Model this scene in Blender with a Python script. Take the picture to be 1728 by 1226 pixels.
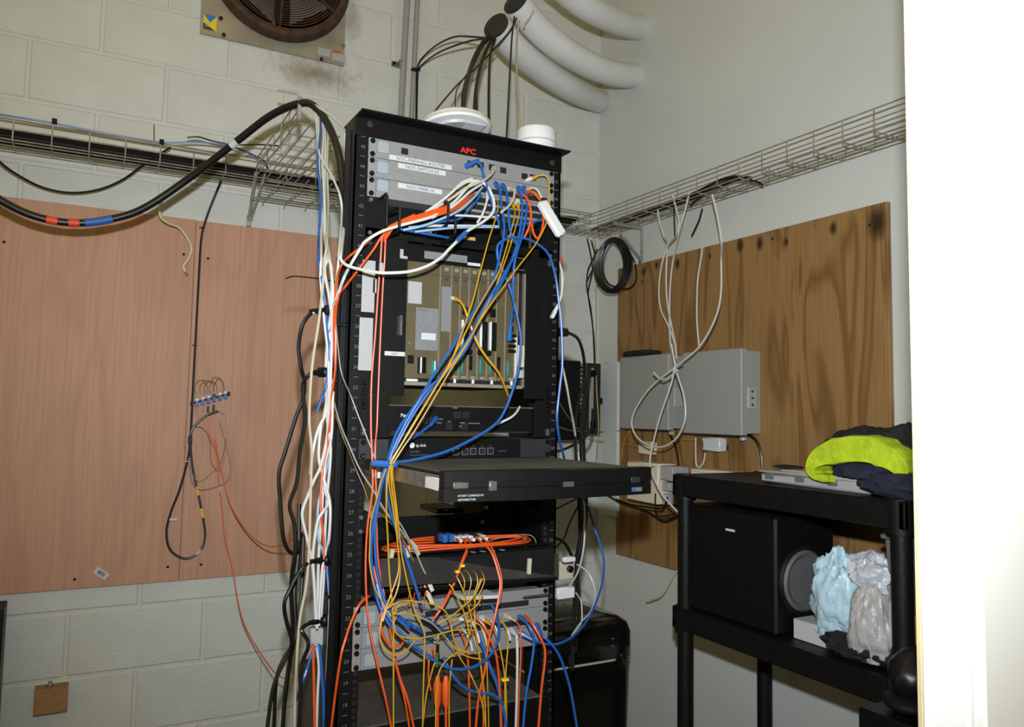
import bpy, math, random
from mathutils import Vector, Matrix, noise
random.seed(7)
SC = bpy.context.scene
for _o in list(bpy.data.objects): bpy.data.objects.remove(_o)
COL = SC.collection
V = Vector
# ------------------------------------------------------------------ camera
FPX, YAW, PIT, ROLL = 1329.23, 0.49759, 0.075499, 0.01789     # focal length in pixels of a 1728 wide frame
CAM = V((-.5289, -1.65975, 1.37714))
_fw = V((math.sin(YAW)*math.cos(PIT), math.cos(YAW)*math.cos(PIT), math.sin(PIT)))
_rt = V((math.cos(YAW), -math.sin(YAW), 0)); _up = _rt.cross(_fw)
RT = _rt*math.cos(ROLL) + _up*math.sin(ROLL); UP = -_rt*math.sin(ROLL) + _up*math.cos(ROLL)
cd = bpy.data.cameras.new('camera'); cam = bpy.data.objects.new('camera', cd); COL.objects.link(cam)
cd.sensor_fit = 'HORIZONTAL'; cd.sensor_width = 36; cd.lens = FPX/1728*36
cd.shift_y = -19/1728; cd.clip_start = .02
cam.matrix_world = Matrix(((RT.x, UP.x, -_fw.x, CAM.x), (RT.y, UP.y, -_fw.y, CAM.y), (RT.z, UP.z, -_fw.z, CAM.z), (0, 0, 0, 1)))
SC.camera = cam
# ------------------------------------------------------------------ light: warm dim room light + the photographer's flash above the lens
w = bpy.data.worlds.new('room_light'); SC.world = w; w.use_nodes = True
bg = w.node_tree.nodes['Background']; bg.inputs[0].default_value = (1, .81, .30, 1); bg.inputs[1].default_value = .29
fl = bpy.data.lights.new('camera_flash', 'SPOT'); flo = bpy.data.objects.new('camera_flash', fl); COL.objects.link(flo)
fl.energy = 230; fl.spot_size = math.radians(113); fl.spot_blend = 1.0; fl.shadow_soft_size = .022; fl.color = (.90, .955, 1)
flo.location = CAM + UP*.19 - RT*.0
flo.rotation_euler = (_fw*1 + UP*.07 + RT*.05).to_track_quat('-Z', 'Y').to_euler()
cl = bpy.data.lights.new('ceiling_lamp', 'AREA'); clo = bpy.data.objects.new('ceiling_lamp', cl); COL.objects.link(clo)
cl.shape = 'RECTANGLE'; cl.size = 1.2; cl.size_y = .3; cl.energy = 2.5; cl.color = (1, .80, .42)
clo.location = (-.7, .2, 3.25)
SC.view_settings.view_transform = 'Standard'; SC.view_settings.look = 'None'
SC.view_settings.gamma = 1; SC.view_settings.use_curve_mapping = False; SC.view_settings.exposure = 0.0

# ------------------------------------------------------------------ survey: where a sight line of the photograph meets a plane of the room
def ray(px, py): return _fw + RT*((px-864)/FPX) - UP*((py-594)/FPX)
def onY(px, py, y): d = ray(px, py); return CAM + d*((y-CAM.y)/d.y)
def onX(px, py, x): d = ray(px, py); return CAM + d*((x-CAM.x)/d.x)
def onZ(px, py, z): d = ray(px, py); return CAM + d*((z-CAM.z)/d.z)
def pt(t):
    if isinstance(t, Vector): return t
    if len(t) == 4: return {'X': onX, 'Y': onY, 'Z': onZ}[t[3]](t[0], t[1], t[2])
    return onY(*t)

# ------------------------------------------------------------------ materials
MATS = {}
def lin(c): return tuple(((x/255)/12.92 if x/255 <= .04045 else ((x/255+.055)/1.055)**2.4) for x in c)
def mat(key, c, rough=.5, metal=0, var=.12, scale=30, bump=0, bscale=60, stretch=None, alpha=1, spec=.5, trans=0, coat=0):
    """procedural surface: colour c (sRGB 0-255) broken up by noise, with optional fine relief"""
    m = bpy.data.materials.new(key); m.use_nodes = True; nt = m.node_tree; N = nt.nodes; L = nt.links
    b = N['Principled BSDF']; b.inputs['Roughness'].default_value = rough; b.inputs['Metallic'].default_value = metal
    b.inputs['Specular IOR Level'].default_value = spec; b.inputs['Coat Weight'].default_value = coat
    tc = N.new('ShaderNodeTexCoord'); mp = N.new('ShaderNodeMapping'); L.new(tc.outputs['Object'], mp.inputs['Vector'])
    if stretch: mp.inputs['Scale'].default_value = stretch
    nz = N.new('ShaderNodeTexNoise'); nz.inputs['Scale'].default_value = scale; nz.inputs['Detail'].default_value = 4
    L.new(mp.outputs[0], nz.inputs['Vector'])
    cr = N.new('ShaderNodeValToRGB'); L.new(nz.outputs['Fac'], cr.inputs['Fac'])
    l = lin(c)
    cr.color_ramp.elements[0].position = .3; cr.color_ramp.elements[1].position = .7
    cr.color_ramp.elements[0].color = (*[x*(1-var) for x in l], 1); cr.color_ramp.elements[1].color = (*[min(1, x*(1+var)) for x in l], 1)
    L.new(cr.outputs[0], b.inputs['Base Color'])
    if bump:
        n2 = N.new('ShaderNodeTexNoise'); n2.inputs['Scale'].default_value = bscale; n2.inputs['Detail'].default_value = 3
        L.new(mp.outputs[0], n2.inputs['Vector'])
        bp = N.new('ShaderNodeBump'); bp.inputs['Strength'].default_value = bump; bp.inputs['Distance'].default_value = .004
        L.new(n2.outputs['Fac'], bp.inputs['Height']); L.new(bp.outputs[0], b.inputs['Normal'])
    if alpha < 1: b.inputs['Alpha'].default_value = alpha
    if trans: b.inputs['Transmission Weight'].default_value = trans
    MATS[key] = m
    return m
mat('block_paint', (196, 197, 191), .62, var=.05, scale=9, bump=.55, bscale=120)
def soot(m, c, rad, strength=.75):
    nt = m.node_tree; N = nt.nodes; L = nt.links; b = N['Principled BSDF']; src = b.inputs['Base Color'].links[0].from_socket
    g = N.new('ShaderNodeNewGeometry'); su = N.new('ShaderNodeVectorMath'); su.operation = 'SUBTRACT'; su.inputs[1].default_value = c; L.new(g.outputs['Position'], su.inputs[0])
    sc = N.new('ShaderNodeVectorMath'); sc.operation = 'MULTIPLY'; sc.inputs[1].default_value = [1/r for r in rad]; L.new(su.outputs[0], sc.inputs[0])
    ln = N.new('ShaderNodeVectorMath'); ln.operation = 'LENGTH'; L.new(sc.outputs[0], ln.inputs[0])
    nz = N.new('ShaderNodeTexNoise'); nz.inputs['Scale'].default_value = 42; nz.inputs['Detail'].default_value = 6; L.new(g.outputs['Position'], nz.inputs['Vector'])
    ad = N.new('ShaderNodeMath'); ad.operation = 'SUBTRACT'; L.new(nz.outputs['Fac'], ad.inputs[0]); L.new(ln.outputs['Value'], ad.inputs[1])
    mr = N.new('ShaderNodeMapRange'); mr.inputs[1].default_value = -.45; mr.inputs[2].default_value = .45; mr.inputs[4].default_value = strength; L.new(ad.outputs[0], mr.inputs[0])
    mx = N.new('ShaderNodeMix'); mx.data_type = 'RGBA'; L.new(mr.outputs[0], mx.inputs[0]); L.new(src, mx.inputs[6]); mx.inputs[7].default_value = (*lin((112, 92, 66)), 1); L.new(mx.outputs[2], b.inputs['Base Color'])
soot(MATS['block_paint'], (.17, 1.2, 2.62), (.20, 1, .085))
soot(MATS['block_paint'], (.30, 1.2, 2.86), (.05, 1, .12), .5)
mat('plaster', (196, 198, 194), .55, var=.03, scale=3, bump=.25, bscale=25)
mat('floor_concrete', (120, 116, 110), .8, var=.2, scale=6, bump=.3)
mat('jamb_paint', (226, 226, 224), .35, var=.01, scale=3)
mat('jamb_edge', (196, 178, 140), .6, var=.1, scale=30)
mat('black_metal', (12, 12, 13), .42, var=.2, scale=20, spec=.25)
mat('black_matte', (11, 11, 12), .7, var=.25, scale=25, spec=.25)
mat('black_gloss', (16, 15, 14), .12, var=.2, scale=10, coat=.4)
mat('black_plastic', (14, 14, 15), .4, var=.2, scale=40, bump=.05, spec=.25)
mat('black_rubber', (14, 14, 15), .38, var=.15, scale=40)
mat('charcoal', (34, 35, 37), .5, var=.12, scale=30)
mat('interior', (12, 11, 10), .9, var=.2)
mat('silver_paint', (140, 140, 138), .38, metal=.25, var=.04, scale=60)
mat('steel', (150, 148, 142), .33, metal=.85, var=.25, scale=60)
mat('galv', (158, 154, 145), .42, metal=.45, var=.3, scale=40)
mat('dull_wire', (128, 122, 112), .45, metal=.6, var=.3, scale=60)
mat('conduit_pvc', (146, 144, 140), .4, var=.06, scale=20)
mat('white_plastic', (206, 206, 205), .35, var=.02, scale=10)
mat('white_pipe', (212, 211, 208), .5, var=.04, scale=6)
mat('cream_plastic', (214, 206, 184), .45, var=.04, scale=10)
mat('box_grey', (146, 147, 144), .55, var=.04, scale=120, bump=.05, bscale=300)
mat('box_grey_light', (160, 160, 160), .45, var=.04, scale=60)
mat('card_beige', (94, 84, 60), .45, metal=.3, var=.08, scale=40)
mat('card_steel', (150, 142, 126), .4, metal=.4, var=.08, scale=40)
mat('paper', (158, 159, 159), .7, var=.05, scale=200)
mat('paper_grey', (112, 113, 114), .7, var=.12, scale=400, stretch=(1, 1, .3))
mat('label_white', (186, 187, 190), .5, var=.02)
mat('print_dark', (56, 56, 60), .6, var=.1)
mat('print_grey', (120, 120, 122), .6, var=.1)
mat('print_light', (196, 196, 198), .6, var=.05)
mat('print_dim', (92, 94, 96), .6, var=.05)
mat('logo_red', (205, 42, 22), .5, var=.05)
mat('blue_ring', (84, 136, 180), .4, var=.05)
mat('teal', (34, 122, 114), .4, var=.08)
mat('cable_blue', (30, 86, 158), .38, var=.08, scale=120)
mat('cable_light_blue', (132, 168, 204), .4, var=.05)
mat('cable_orange', (206, 78, 24), .4, var=.08)
mat('cable_yellow', (188, 142, 22), .4, var=.08)
mat('cable_white', (196, 196, 192), .4, var=.03)
mat('cable_cream', (180, 173, 150), .45, var=.05)
mat('cable_tan', (186, 150, 84), .45, var=.08)
mat('cable_grey', (142, 144, 139), .45, var=.05)
mat('cable_brown', (120, 92, 62), .5, var=.1)
mat('clear_plug', (196, 200, 202), .15, var=.1, scale=200)
mat('tape_red', (214, 62, 34), .5, var=.06)
mat('tape_blue', (34, 88, 160), .5, var=.06)
mat('tape_yellow', (224, 190, 40), .5, var=.06)
mat('dusty_black', (72, 68, 60), .75, var=.4, scale=9)
mat('smoked', (52, 50, 48), .3, var=.35, scale=12)
mat('rust', (66, 42, 26), .8, var=.45, scale=30, bump=.4)
mat('rust_dark', (36, 28, 20), .8, var=.4, scale=20)
mat('fan_plate', (160, 154, 138), .4, metal=.5, var=.18, scale=14)
mat('blade', (150, 152, 156), .4, metal=.5, var=.2, scale=15)
mat('sticker_blue', (40, 116, 200), .5, var=.05)
mat('sticker_yellow', (228, 196, 40), .5, var=.08)
mat('sticker_dark', (38, 44, 58), .5, var=.05)
mat('hi_vis', (168, 190, 22), .8, var=.16, scale=34, bump=1.0, bscale=55)
mat('navy_cloth', (22, 28, 48), .85, var=.25, scale=30, bump=.5, bscale=60)
mat('black_cloth', (34, 33, 36), .85, var=.2, scale=30, bump=.4, bscale=50, spec=.25)
mat('bag_white', (190, 194, 200), .35, var=.07, scale=12, bump=1.0, bscale=38)
mat('bag_blue', (176, 204, 218), .35, var=.06, scale=12, bump=1.0, bscale=38)
mat('bag_grey', (168, 166, 166), .4, var=.08, scale=12, bump=1.0, bscale=38)
mat('cardboard', (186, 132, 80), .75, var=.08, scale=14)
mat('clear_tub', (172, 172, 170), .2, var=.08, scale=10, alpha=.82)
mat('tub_grey', (96, 96, 98), .5, var=.1, scale=10)
mat('cone_grey', (88, 88, 90), .6, var=.08, scale=30)
mat('shelf_black', (13, 13, 14), .5, var=.2, scale=30, bump=.15, bscale=80, spec=.25)
mat('vinyl_black', (8, 8, 8), .55, var=.2, scale=60, bump=.1, bscale=200, spec=.25)
mat('led_green', (84, 170, 50), .4, var=.02)
mat('rope_cream', (206, 198, 170), .6, var=.1, scale=300)
mat('timber', (150, 112, 66), .7, var=.15, scale=20, stretch=(1, 8, 8))

def ply_mat(key, base, dark, ring, knots=None, rough=.55, kcol=(40, 26, 14), bands=.35, sx=1.0):
    """plywood veneer: grain runs along Z; broad cathedral bands plus fine fibre; knots as list of (across, up, size)"""
    m = bpy.data.materials.new(key); m.use_nodes = True; nt = m.node_tree; N = nt.nodes; L = nt.links
    b = N['Principled BSDF']; b.inputs['Roughness'].default_value = rough; b.inputs['Specular IOR Level'].default_value = .3
    tc = N.new('ShaderNodeTexCoord')
    m1 = N.new('ShaderNodeMapping'); m1.inputs['Scale'].default_value = (6*sx, 6*sx, .7); L.new(tc.outputs['Object'], m1.inputs[0])
    wv = N.new('ShaderNodeTexNoise'); wv.inputs['Scale'].default_value = 1.6; wv.inputs['Detail'].default_value = 2; wv.inputs['Distortion'].default_value = .6
    L.new(m1.outputs[0], wv.inputs['Vector'])
    mu = N.new('ShaderNodeMath'); mu.operation = 'MULTIPLY'; mu.inputs[1].default_value = ring; L.new(wv.outputs['Fac'], mu.inputs[0])
    fr = N.new('ShaderNodeMath'); fr.operation = 'PINGPONG'; fr.inputs[1].default_value = .5; L.new(mu.outputs[0], fr.inputs[0])
    m2 = N.new('ShaderNodeMapping'); m2.inputs['Scale'].default_value = (90, 90, 2.2); L.new(tc.outputs['Object'], m2.inputs[0])
    fb = N.new('ShaderNodeTexNoise'); fb.inputs['Scale'].default_value = 1.5; fb.inputs['Detail'].default_value = 5; L.new(m2.outputs[0], fb.inputs['Vector'])
    cr = N.new('ShaderNodeValToRGB'); L.new(fr.outputs[0], cr.inputs[0])
    lb, ld = lin(base), lin(dark)
    cr.color_ramp.elements[0].color = (*[ld[i]*bands+lb[i]*(1-bands) for i in range(3)], 1); cr.color_ramp.elements[0].position = .02
    cr.color_ramp.elements[1].color = (*lb, 1); cr.color_ramp.elements[1].position = .26
    mx = N.new('ShaderNodeMix'); mx.data_type = 'RGBA'; mx.blend_type = 'MIX'
    c2 = N.new('ShaderNodeMapRange'); c2.inputs[1].default_value = .42; c2.inputs[2].default_value = .72; c2.inputs[4].default_value = .38
    L.new(fb.outputs['Fac'], c2.inputs[0]); L.new(c2.outputs[0], mx.inputs[0])
    L.new(cr.outputs[0], mx.inputs[6]); mx.inputs[7].default_value = (*ld, 1)
    out = mx.outputs[2]
    for (ky, kz, ks) in (knots or []):
        su = N.new('ShaderNodeVectorMath'); su.operation = 'SUBTRACT'; su.inputs[1].default_value = (0, ky, kz); L.new(tc.outputs['Object'], su.inputs[0])
        sc = N.new('ShaderNodeVectorMath'); sc.operation = 'MULTIPLY'; sc.inputs[1].default_value = (0, 1/ks, .62/ks); L.new(su.outputs[0], sc.inputs[0])
        ln = N.new('ShaderNodeVectorMath'); ln.operation = 'LENGTH'; L.new(sc.outputs[0], ln.inputs[0])
        ad = N.new('ShaderNodeMath'); ad.operation = 'MULTIPLY_ADD'; ad.inputs[1].default_value = .5; L.new(fb.outputs['Fac'], ad.inputs[0]); L.new(ln.outputs['Value'], ad.inputs[2])
        kr = N.new('ShaderNodeValToRGB'); L.new(ad.outputs[0], kr.inputs[0])
        e = kr.color_ramp.elements; e[0].position = .45; e[0].color = (.95, .95, .95, 1); e[1].position = 1.35 if False else 1.0; e[1].color = (0, 0, 0, 1)
        en = kr.color_ramp.elements.new(.7); en.color = (.62, .62, .62, 1)
        k = N.new('ShaderNodeMix'); k.data_type = 'RGBA'; L.new(kr.outputs[0], k.inputs[0]); L.new(out, k.inputs[6]); k.inputs[7].default_value = (*lin(kcol), 1)
        out = k.outputs[2]
    L.new(out, b.inputs['Base Color'])
    MATS[key] = m
ply_mat('ply_pink', (186, 142, 117), (150, 106, 84), 5, bands=.22, sx=.5)

# ------------------------------------------------------------------ mesh building
class MB:
    def __init__(s): s.v = []; s.f = []; s.T = None
    def add(s, vs, fs):
        o = len(s.v)
        s.v += [(s.T @ V(p)) if s.T else V(p) for p in vs]
        s.f += [tuple(i+o for i in f) for f in fs]; return s
    def box(s, a, b, bev=0):
        (x0, y0, z0), (x1, y1, z1) = [min(p, q) for p, q in zip(a, b)], [max(p, q) for p, q in zip(a, b)]
        if not bev:
            return s.add([(x0,y0,z0),(x1,y0,z0),(x1,y1,z0),(x0,y1,z0),(x0,y0,z1),(x1,y0,z1),(x1,y1,z1),(x0,y1,z1)],
                         [(3,2,1,0),(4,5,6,7),(0,1,5,4),(1,2,6,5),(2,3,7,6),(3,0,4,7)])
        bev = min(bev, (x1-x0)/2.01, (y1-y0)/2.01, (z1-z0)/2.01)
        vs = []; ix = {}
        for cx in (0, 1):
            for cy in (0, 1):
                for cz in (0, 1):
                    p = (x1 if cx else x0, y1 if cy else y0, z1 if cz else z0); d = (-1 if cx else 1, -1 if cy else 1, -1 if cz else 1)
                    for ax in range(3):
                        q = [p[k]+(0 if k == ax else d[k]*bev) for k in range(3)]
                        ix[(cx, cy, cz, ax)] = len(vs); vs.append(q)
        fs = []
        def face(idx, n):
            pts = [V(vs[i]) for i in idx]; c = sum(pts, V())/len(pts)
            nn = (pts[1]-pts[0]).cross(pts[2]-pts[0])
            ctr = V(((x0+x1)/2, (y0+y1)/2, (z0+z1)/2))
            fs.append(tuple(idx) if nn.dot(c-ctr) > 0 else tuple(reversed(idx)))
        for ax in range(3):
            o = [k for k in range(3) if k != ax]
            for sd in (0, 1):
                q = []
                for (i, j) in ((0,0),(1,0),(1,1),(0,1)):
                    c = [0]*3; c[ax] = sd; c[o[0]] = i; c[o[1]] = j; q.append(ix[(*c, ax)])
                face(q, 0)
            for i in (0, 1):          # edges parallel to ax
                for j in (0, 1):
                    c0 = [0]*3; c0[ax] = 0; c0[o[0]] = i; c0[o[1]] = j; c1 = list(c0); c1[ax] = 1
                    face([ix[(*c0, o[0])], ix[(*c1, o[0])], ix[(*c1, o[1])], ix[(*c0, o[1])]], 0)
        for cx in (0, 1):
            for cy in (0, 1):
                for cz in (0, 1): face([ix[(cx,cy,cz,0)], ix[(cx,cy,cz,1)], ix[(cx,cy,cz,2)]], 0)
        return s.add(vs, fs)
    def quad(s, a, b, c, d): return s.add([a, b, c, d], [(0, 1, 2, 3)])
    def prism(s, poly, axis, t0, t1):
        """poly: list of 2D points; axis 0/1/2 is the extrusion axis"""
        def mk(p, t):
            q = [0, 0, 0]; o = [k for k in range(3) if k != axis]; q[o[0]], q[o[1]], q[axis] = p[0], p[1], t; return q
        n = len(poly); vs = [mk(p, t0) for p in poly]+[mk(p, t1) for p in poly]
        fs = [tuple(range(n))[::-1], tuple(range(n, 2*n))]+[(i, (i+1) % n, n+(i+1) % n, n+i) for i in range(n)]
        return s.add(vs, fs)
    def lathe(s, prof, c, ax='Z', n=20, T=None):
        """prof: (radius, height) pairs; axis Z unless T given (matrix placing the lathe)"""
        R = {'Z': Matrix(), 'Y': Matrix.Rotation(-math.pi/2, 4, 'X'), 'X': Matrix.Rotation(math.pi/2, 4, 'Y')}[ax]
        MM = Matrix.Translation(V(c)) @ (T if T else R)
        vs = []; fs = []
        for (r, h) in prof:
            for k in range(n):
                a = 2*math.pi*k/n; vs.append(MM @ V((r*math.cos(a), r*math.sin(a), h)))
        for i in range(len(prof)-1):
            for k in range(n): fs.append((i*n+k, i*n+(k+1) % n, (i+1)*n+(k+1) % n, (i+1)*n+k))
        if prof[0][0] > 1e-6: fs.append(tuple(range(n))[::-1])
        if prof[-1][0] > 1e-6: fs.append(tuple((len(prof)-1)*n+k for k in range(n)))
        return s.add(vs, fs)
    def cyl(s, a, b, r, n=12, r2=None):
        return s.tube([V(a), V(b)], r, n, r2)
    def tube(s, path, r, n=6, r2=None, closed=False):
        P = [V(p) for p in path]; m = len(P)
        if r2 is None: rs = r if isinstance(r, (list, tuple)) else [r]*m
        else: rs = [r+(r2-r)*i/(m-1) for i in range(m)]
        t0 = (P[1]-P[0]).normalized(); u = t0.orthogonal().normalized(); vs = []; fs = []
        for i in range(m):
            if closed: t = (P[(i+1) % m]-P[i-1]).normalized()
            else: t = (P[min(i+1, m-1)]-P[max(i-1, 0)]).normalized()
            u = (u-t*u.dot(t))
            u = u.normalized() if u.length > 1e-6 else t.orthogonal().normalized()
            w_ = t.cross(u)
            for k in range(n):
                a = 2*math.pi*k/n; vs.append(P[i]+(u*math.cos(a)+w_*math.sin(a))*rs[i])
        for i in range(m-1+(1 if closed else 0)):
            j = (i+1) % m
            for k in range(n): fs.append((i*n+k, i*n+(k+1) % n, j*n+(k+1) % n, j*n+k))
        if not closed: fs += [tuple(range(n))[::-1], tuple((m-1)*n+k for k in range(n))]
        return s.add(vs, fs)
    def mesh(s, name, m, org=V((0, 0, 0)), smooth=True):
        me = bpy.data.meshes.new(name); me.from_pydata([tuple(p-org) for p in s.v], [], s.f); me.update()
        if smooth:
            me.shade_smooth(); me.set_sharp_from_angle(angle=math.radians(40))
        me.materials.append(MATS[m] if isinstance(m, str) else m); return me
    def build(s, name, m, parent=None, smooth=True, label=None):
        if parent is not None: org = ORG[parent.name]
        else:
            xs = [p.x for p in s.v]; ys = [p.y for p in s.v]; zs = [p.z for p in s.v]
            org = V(((min(xs)+max(xs))/2, (min(ys)+max(ys))/2, min(zs)))
        o = bpy.data.objects.new(name, s.mesh(name, m, org, smooth)); COL.objects.link(o)
        if parent is not None: o.parent = parent
        else: o.location = org
        ORG[o.name] = V(org)
        if label: o['label'] = label
        return o
ORG = {}
def thing(name, label, cat, loc, group=None, kind=None):
    o = bpy.data.objects.new(name, None); COL.objects.link(o); o.location = loc; o.empty_display_size = .05
    ORG[o.name] = V(loc)
    if kind: o['kind'] = kind
    else: o['label'] = label; o['category'] = cat
    if group: o['group'] = group
    return o
def tag(o, label, cat, group=None):
    o['label'] = label; o['category'] = cat
    if group: o['group'] = group
    return o
def struct(name, mb, m, smooth=False):
    o = mb.build(name, m, smooth=smooth); o['kind'] = 'structure'; return o
def inst(name, me, loc, parent, T=None):
    """another object on a shared mesh, placed at world loc under parent"""
    o = bpy.data.objects.new(name, me); COL.objects.link(o); o.parent = parent
    o.location = V(loc)-ORG[parent.name]
    if T is not None: o.rotation_euler = T
    ORG[o.name] = V(loc)
    return o
def catmull(P, per=8, closed=False):
    P = [V(p) for p in P]; out = []
    if closed: Q = [P[-1]]+P+[P[0], P[1]]
    else: Q = [P[0]*2-P[1]]+P+[P[-1]*2-P[-2]]
    for i in range(1, len(Q)-2):
        a, b, c, d = Q[i-1], Q[i], Q[i+1], Q[i+2]
        for k in range(per):
            t = k/per
            out.append(.5*((2*b)+(c-a)*t+(2*a-5*b+4*c-d)*t*t+(3*b-a-3*c+d)*t**3))
    if not closed: out.append(P[-1])
    return out
def text(body, size, loc, xdir, zdir, m, parent, name='lettering', align='LEFT', bold=0, lift=.0006, sx=1.0):
    """flat printed lettering as mesh; loc world, xdir reading direction, zdir letter up"""
    cu = bpy.data.curves.new(name, 'FONT'); cu.body = body; cu.size = size; cu.align_x = align; cu.offset = bold; cu.resolution_u = 2
    t = bpy.data.objects.new(name, cu); COL.objects.link(t)
    dg = bpy.context.evaluated_depsgraph_get(); me = bpy.data.meshes.new_from_object(t.evaluated_get(dg))
    bpy.data.objects.remove(t); bpy.data.curves.remove(cu)
    x = V(xdir).normalized(); z = V(zdir).normalized(); n = x.cross(z).normalized()
    o0 = V(loc)+n*lift-ORG[parent.name]
    for v in me.vertices: v.co = o0+x*v.co.x*sx+z*v.co.y
    me.materials.clear(); me.materials.append(MATS[m]); me.update()
    o = bpy.data.objects.new(name, me); COL.objects.link(o); o.parent = parent; ORG[o.name] = ORG[parent.name]
    return o
def blob(c, r, amp=.12, freq=3, seed=0, nu=36, nv=22, flat=None, fold=.0, ffreq=9, power=1.0):
    """lumpy soft body round c with radii r; folds are ridged noise"""
    mb = MB(); vs = []; fs = []; off = V((seed*7.3, seed*3.1, seed*1.7))
    for j in range(nv+1):
        th = math.pi*j/nv
        for i in range(nu):
            ph = 2*math.pi*i/nu
            d = V((math.sin(th)*math.cos(ph), math.sin(th)*math.sin(ph), math.cos(th)))
            dd = V([math.copysign(abs(q)**power, q) for q in d])
            k = 1+amp*noise.noise(d*freq+off)
            if fold:
                k += fold*(1-2*abs(noise.noise(V((d.x*ffreq, d.y*ffreq, d.z*ffreq*.45))+off*2)))-fold*.5
                k += fold*.45*(1-2*abs(noise.noise(V((d.x*ffreq*2.6, d.y*ffreq*2.6, d.z*ffreq*1.6))+off*3)))
            p = V(c)+V((dd.x*r[0], dd.y*r[1], dd.z*r[2]))*k
            if flat is not None and p.z < flat: p.z = flat+(flat-p.z)*.0
            vs.append(p)
    for j in range(nv):
        for i in range(nu): fs.append((j*nu+i, (j+1)*nu+i, (j+1)*nu+(i+1) % nu, j*nu+(i+1) % nu))
    mb.add(vs, fs); return mb
# ================================================================== the room
BY, RX = 1.2, 1.459
# block wall: recessed joint plane and every block proud of it
wb = struct('wall_back', MB().box((-3.2, BY+.0034, 0), (RX+.1, BY+.12, 3.4)), 'block_paint')
def block_mesh(wd):
    mb = MB(); h = .0972; d = .0055; e = .006; x = wd/2
    fr = [(-x+e, 0, -h+e), (x-e, 0, -h+e), (x-e, 0, h-e), (-x+e, 0, h-e)]; bk = [(-x, d, -h), (x, d, -h), (x, d, h), (-x, d, h)]
    mb.add(fr+bk, [(0, 1, 2, 3), (4, 5, 1, 0), (5, 6, 2, 1), (6, 7, 3, 2), (7, 4, 0, 3)])
    return mb.mesh('block', 'block_paint', smooth=True)
_bm = {}
for k in range(-12, 5):
    z0 = 2.33+.2*k
    x = -.733-.4*6+(.2 if k % 2 else 0)
    while x < RX-.02:
        a, b = max(x+.0026, -3.2), min(x+.3974, RX-.002)
        wd = round(b-a, 3)
        if wd > .03:
            if wd not in _bm: _bm[wd] = block_mesh(wd)
            inst('block', _bm[wd], (a+wd/2, BY-.0005, z0+.1), wb)
        x += .4
struct('wall_right', MB().box((RX, -1.06, 0), (RX+.12, BY+.12, 3.4)), 'plaster')
struct('floor', MB().box((-3.2, -3.0, -.1), (RX+.12, BY+.12, 0)), 'floor_concrete')
# doorway the picture is taken through: wall beyond the frame, frame member with reveal and face
struct('wall_front', MB().box((.36, -1.163+.012, 0), (RX+.12, -1.06, 3.4)), 'plaster')
t = thing('trim_1', '', '', (.3, -1.13, 0), kind='structure')
MB().box((.2725, -1.163, 0), (.36, -1.112, 2.08), .003).build('door_jamb', 'jamb_paint', t)
MB().box((.2735, -1.1125, 0), (.31, -1.106, 2.08), .001).build('jamb_edge', 'jamb_edge', t)
MB().box((.276, -1.178, 0), (.62, -1.163, 2.08), .003).build('architrave', 'jamb_paint', t)

# ------------------------------------------------------------------ plywood on the back wall: two sheets with screws
def ply_screws(mb_pts, parent, ax='Y'):
    me = MB().lathe([(.0045, 0), (.0045, .001), (.003, .0022), (0, .0024)], (0, 0, 0), 'Z', 8).mesh('screw', 'black_metal')
    for p in mb_pts: inst('screw', me, p, parent, (math.pi/2, 0, 0) if ax == 'Y' else (0, -math.pi/2, 0))
PY = BY-.016
s1 = MB().box((-1.44, PY, .803), (-.2195, BY-.003, 2.01), .0012).build('plywood_sheet', 'ply_pink', smooth=False)
tag(s1, 'large pinkish plywood sheet on the block wall, left of the vertical seam', 'plywood')
s2 = MB().box((-.2180, PY+.0015, .803), (.335, BY-.003, 2.009), .0012).build('plywood_sheet', 'ply_pink', smooth=False)
tag(s2, 'narrow pinkish plywood sheet between the seam and the rack', 'plywood')
ply_screws([onY(7, 408, PY), onY(310, 429, PY), onY(283, 956, PY), onY(126, 977, PY)], s1)
ply_screws([onY(351, 436, PY), onY(339, 952, PY)], s2)
# barcode sticker on the sheet, turned
st = thing('barcode_sticker', 'small white barcode sticker stuck askew low on the plywood', 'sticker', onY(171, 967, PY))
R_ = Matrix.Translation(onY(171, 967, PY-.0004)) @ Matrix.Rotation(math.radians(38), 4, 'Y')
mb = MB(); mb.T = R_; mb.box((-.022, -.0004, -.011), (.022, .0004, .011)); mb.build('paper', 'label_white', st)
mb = MB(); mb.T = R_
xx = -.012
while xx < .012:
    wd = random.choice([.0006, .001, .0016]); mb.box((xx, -.0008, -.006), (xx+wd, -.0004, .006)); xx += wd+random.choice([.0006, .001])
mb.build('barcode', 'print_dark', st)

# ------------------------------------------------------------------ plywood on the right wall
QX = RX-.018
_kn = []
for (px, py, sz) in ((1480, 375, .05), (1406, 385, .022), (1327, 408, .016), (1282, 410, .026), (1249, 414, .028), (1198, 432, .012), (1143, 445, .022), (1108, 447, .018), (1086, 458, .02), (1228, 755, .012)):
    p = onX(px, py, QX); _kn.append((p.y-.4, p.z-.8, sz))
ply_mat('ply_brown', (146, 112, 70), (104, 72, 36), 5, knots=_kn, bands=.75, sx=.8, kcol=(44, 28, 16))
pr = MB().box((QX, -.238, .8), (RX-.0005, 1.038, 1.99), .0015).build('plywood_board', 'ply_brown', smooth=False)
tag(pr, 'brown knotty plywood backboard on the right wall', 'plywood')
ply_screws([onX(1084, 475, QX), onX(1468, 379, QX), onX(1304, 403, QX)], pr, 'X')

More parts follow.
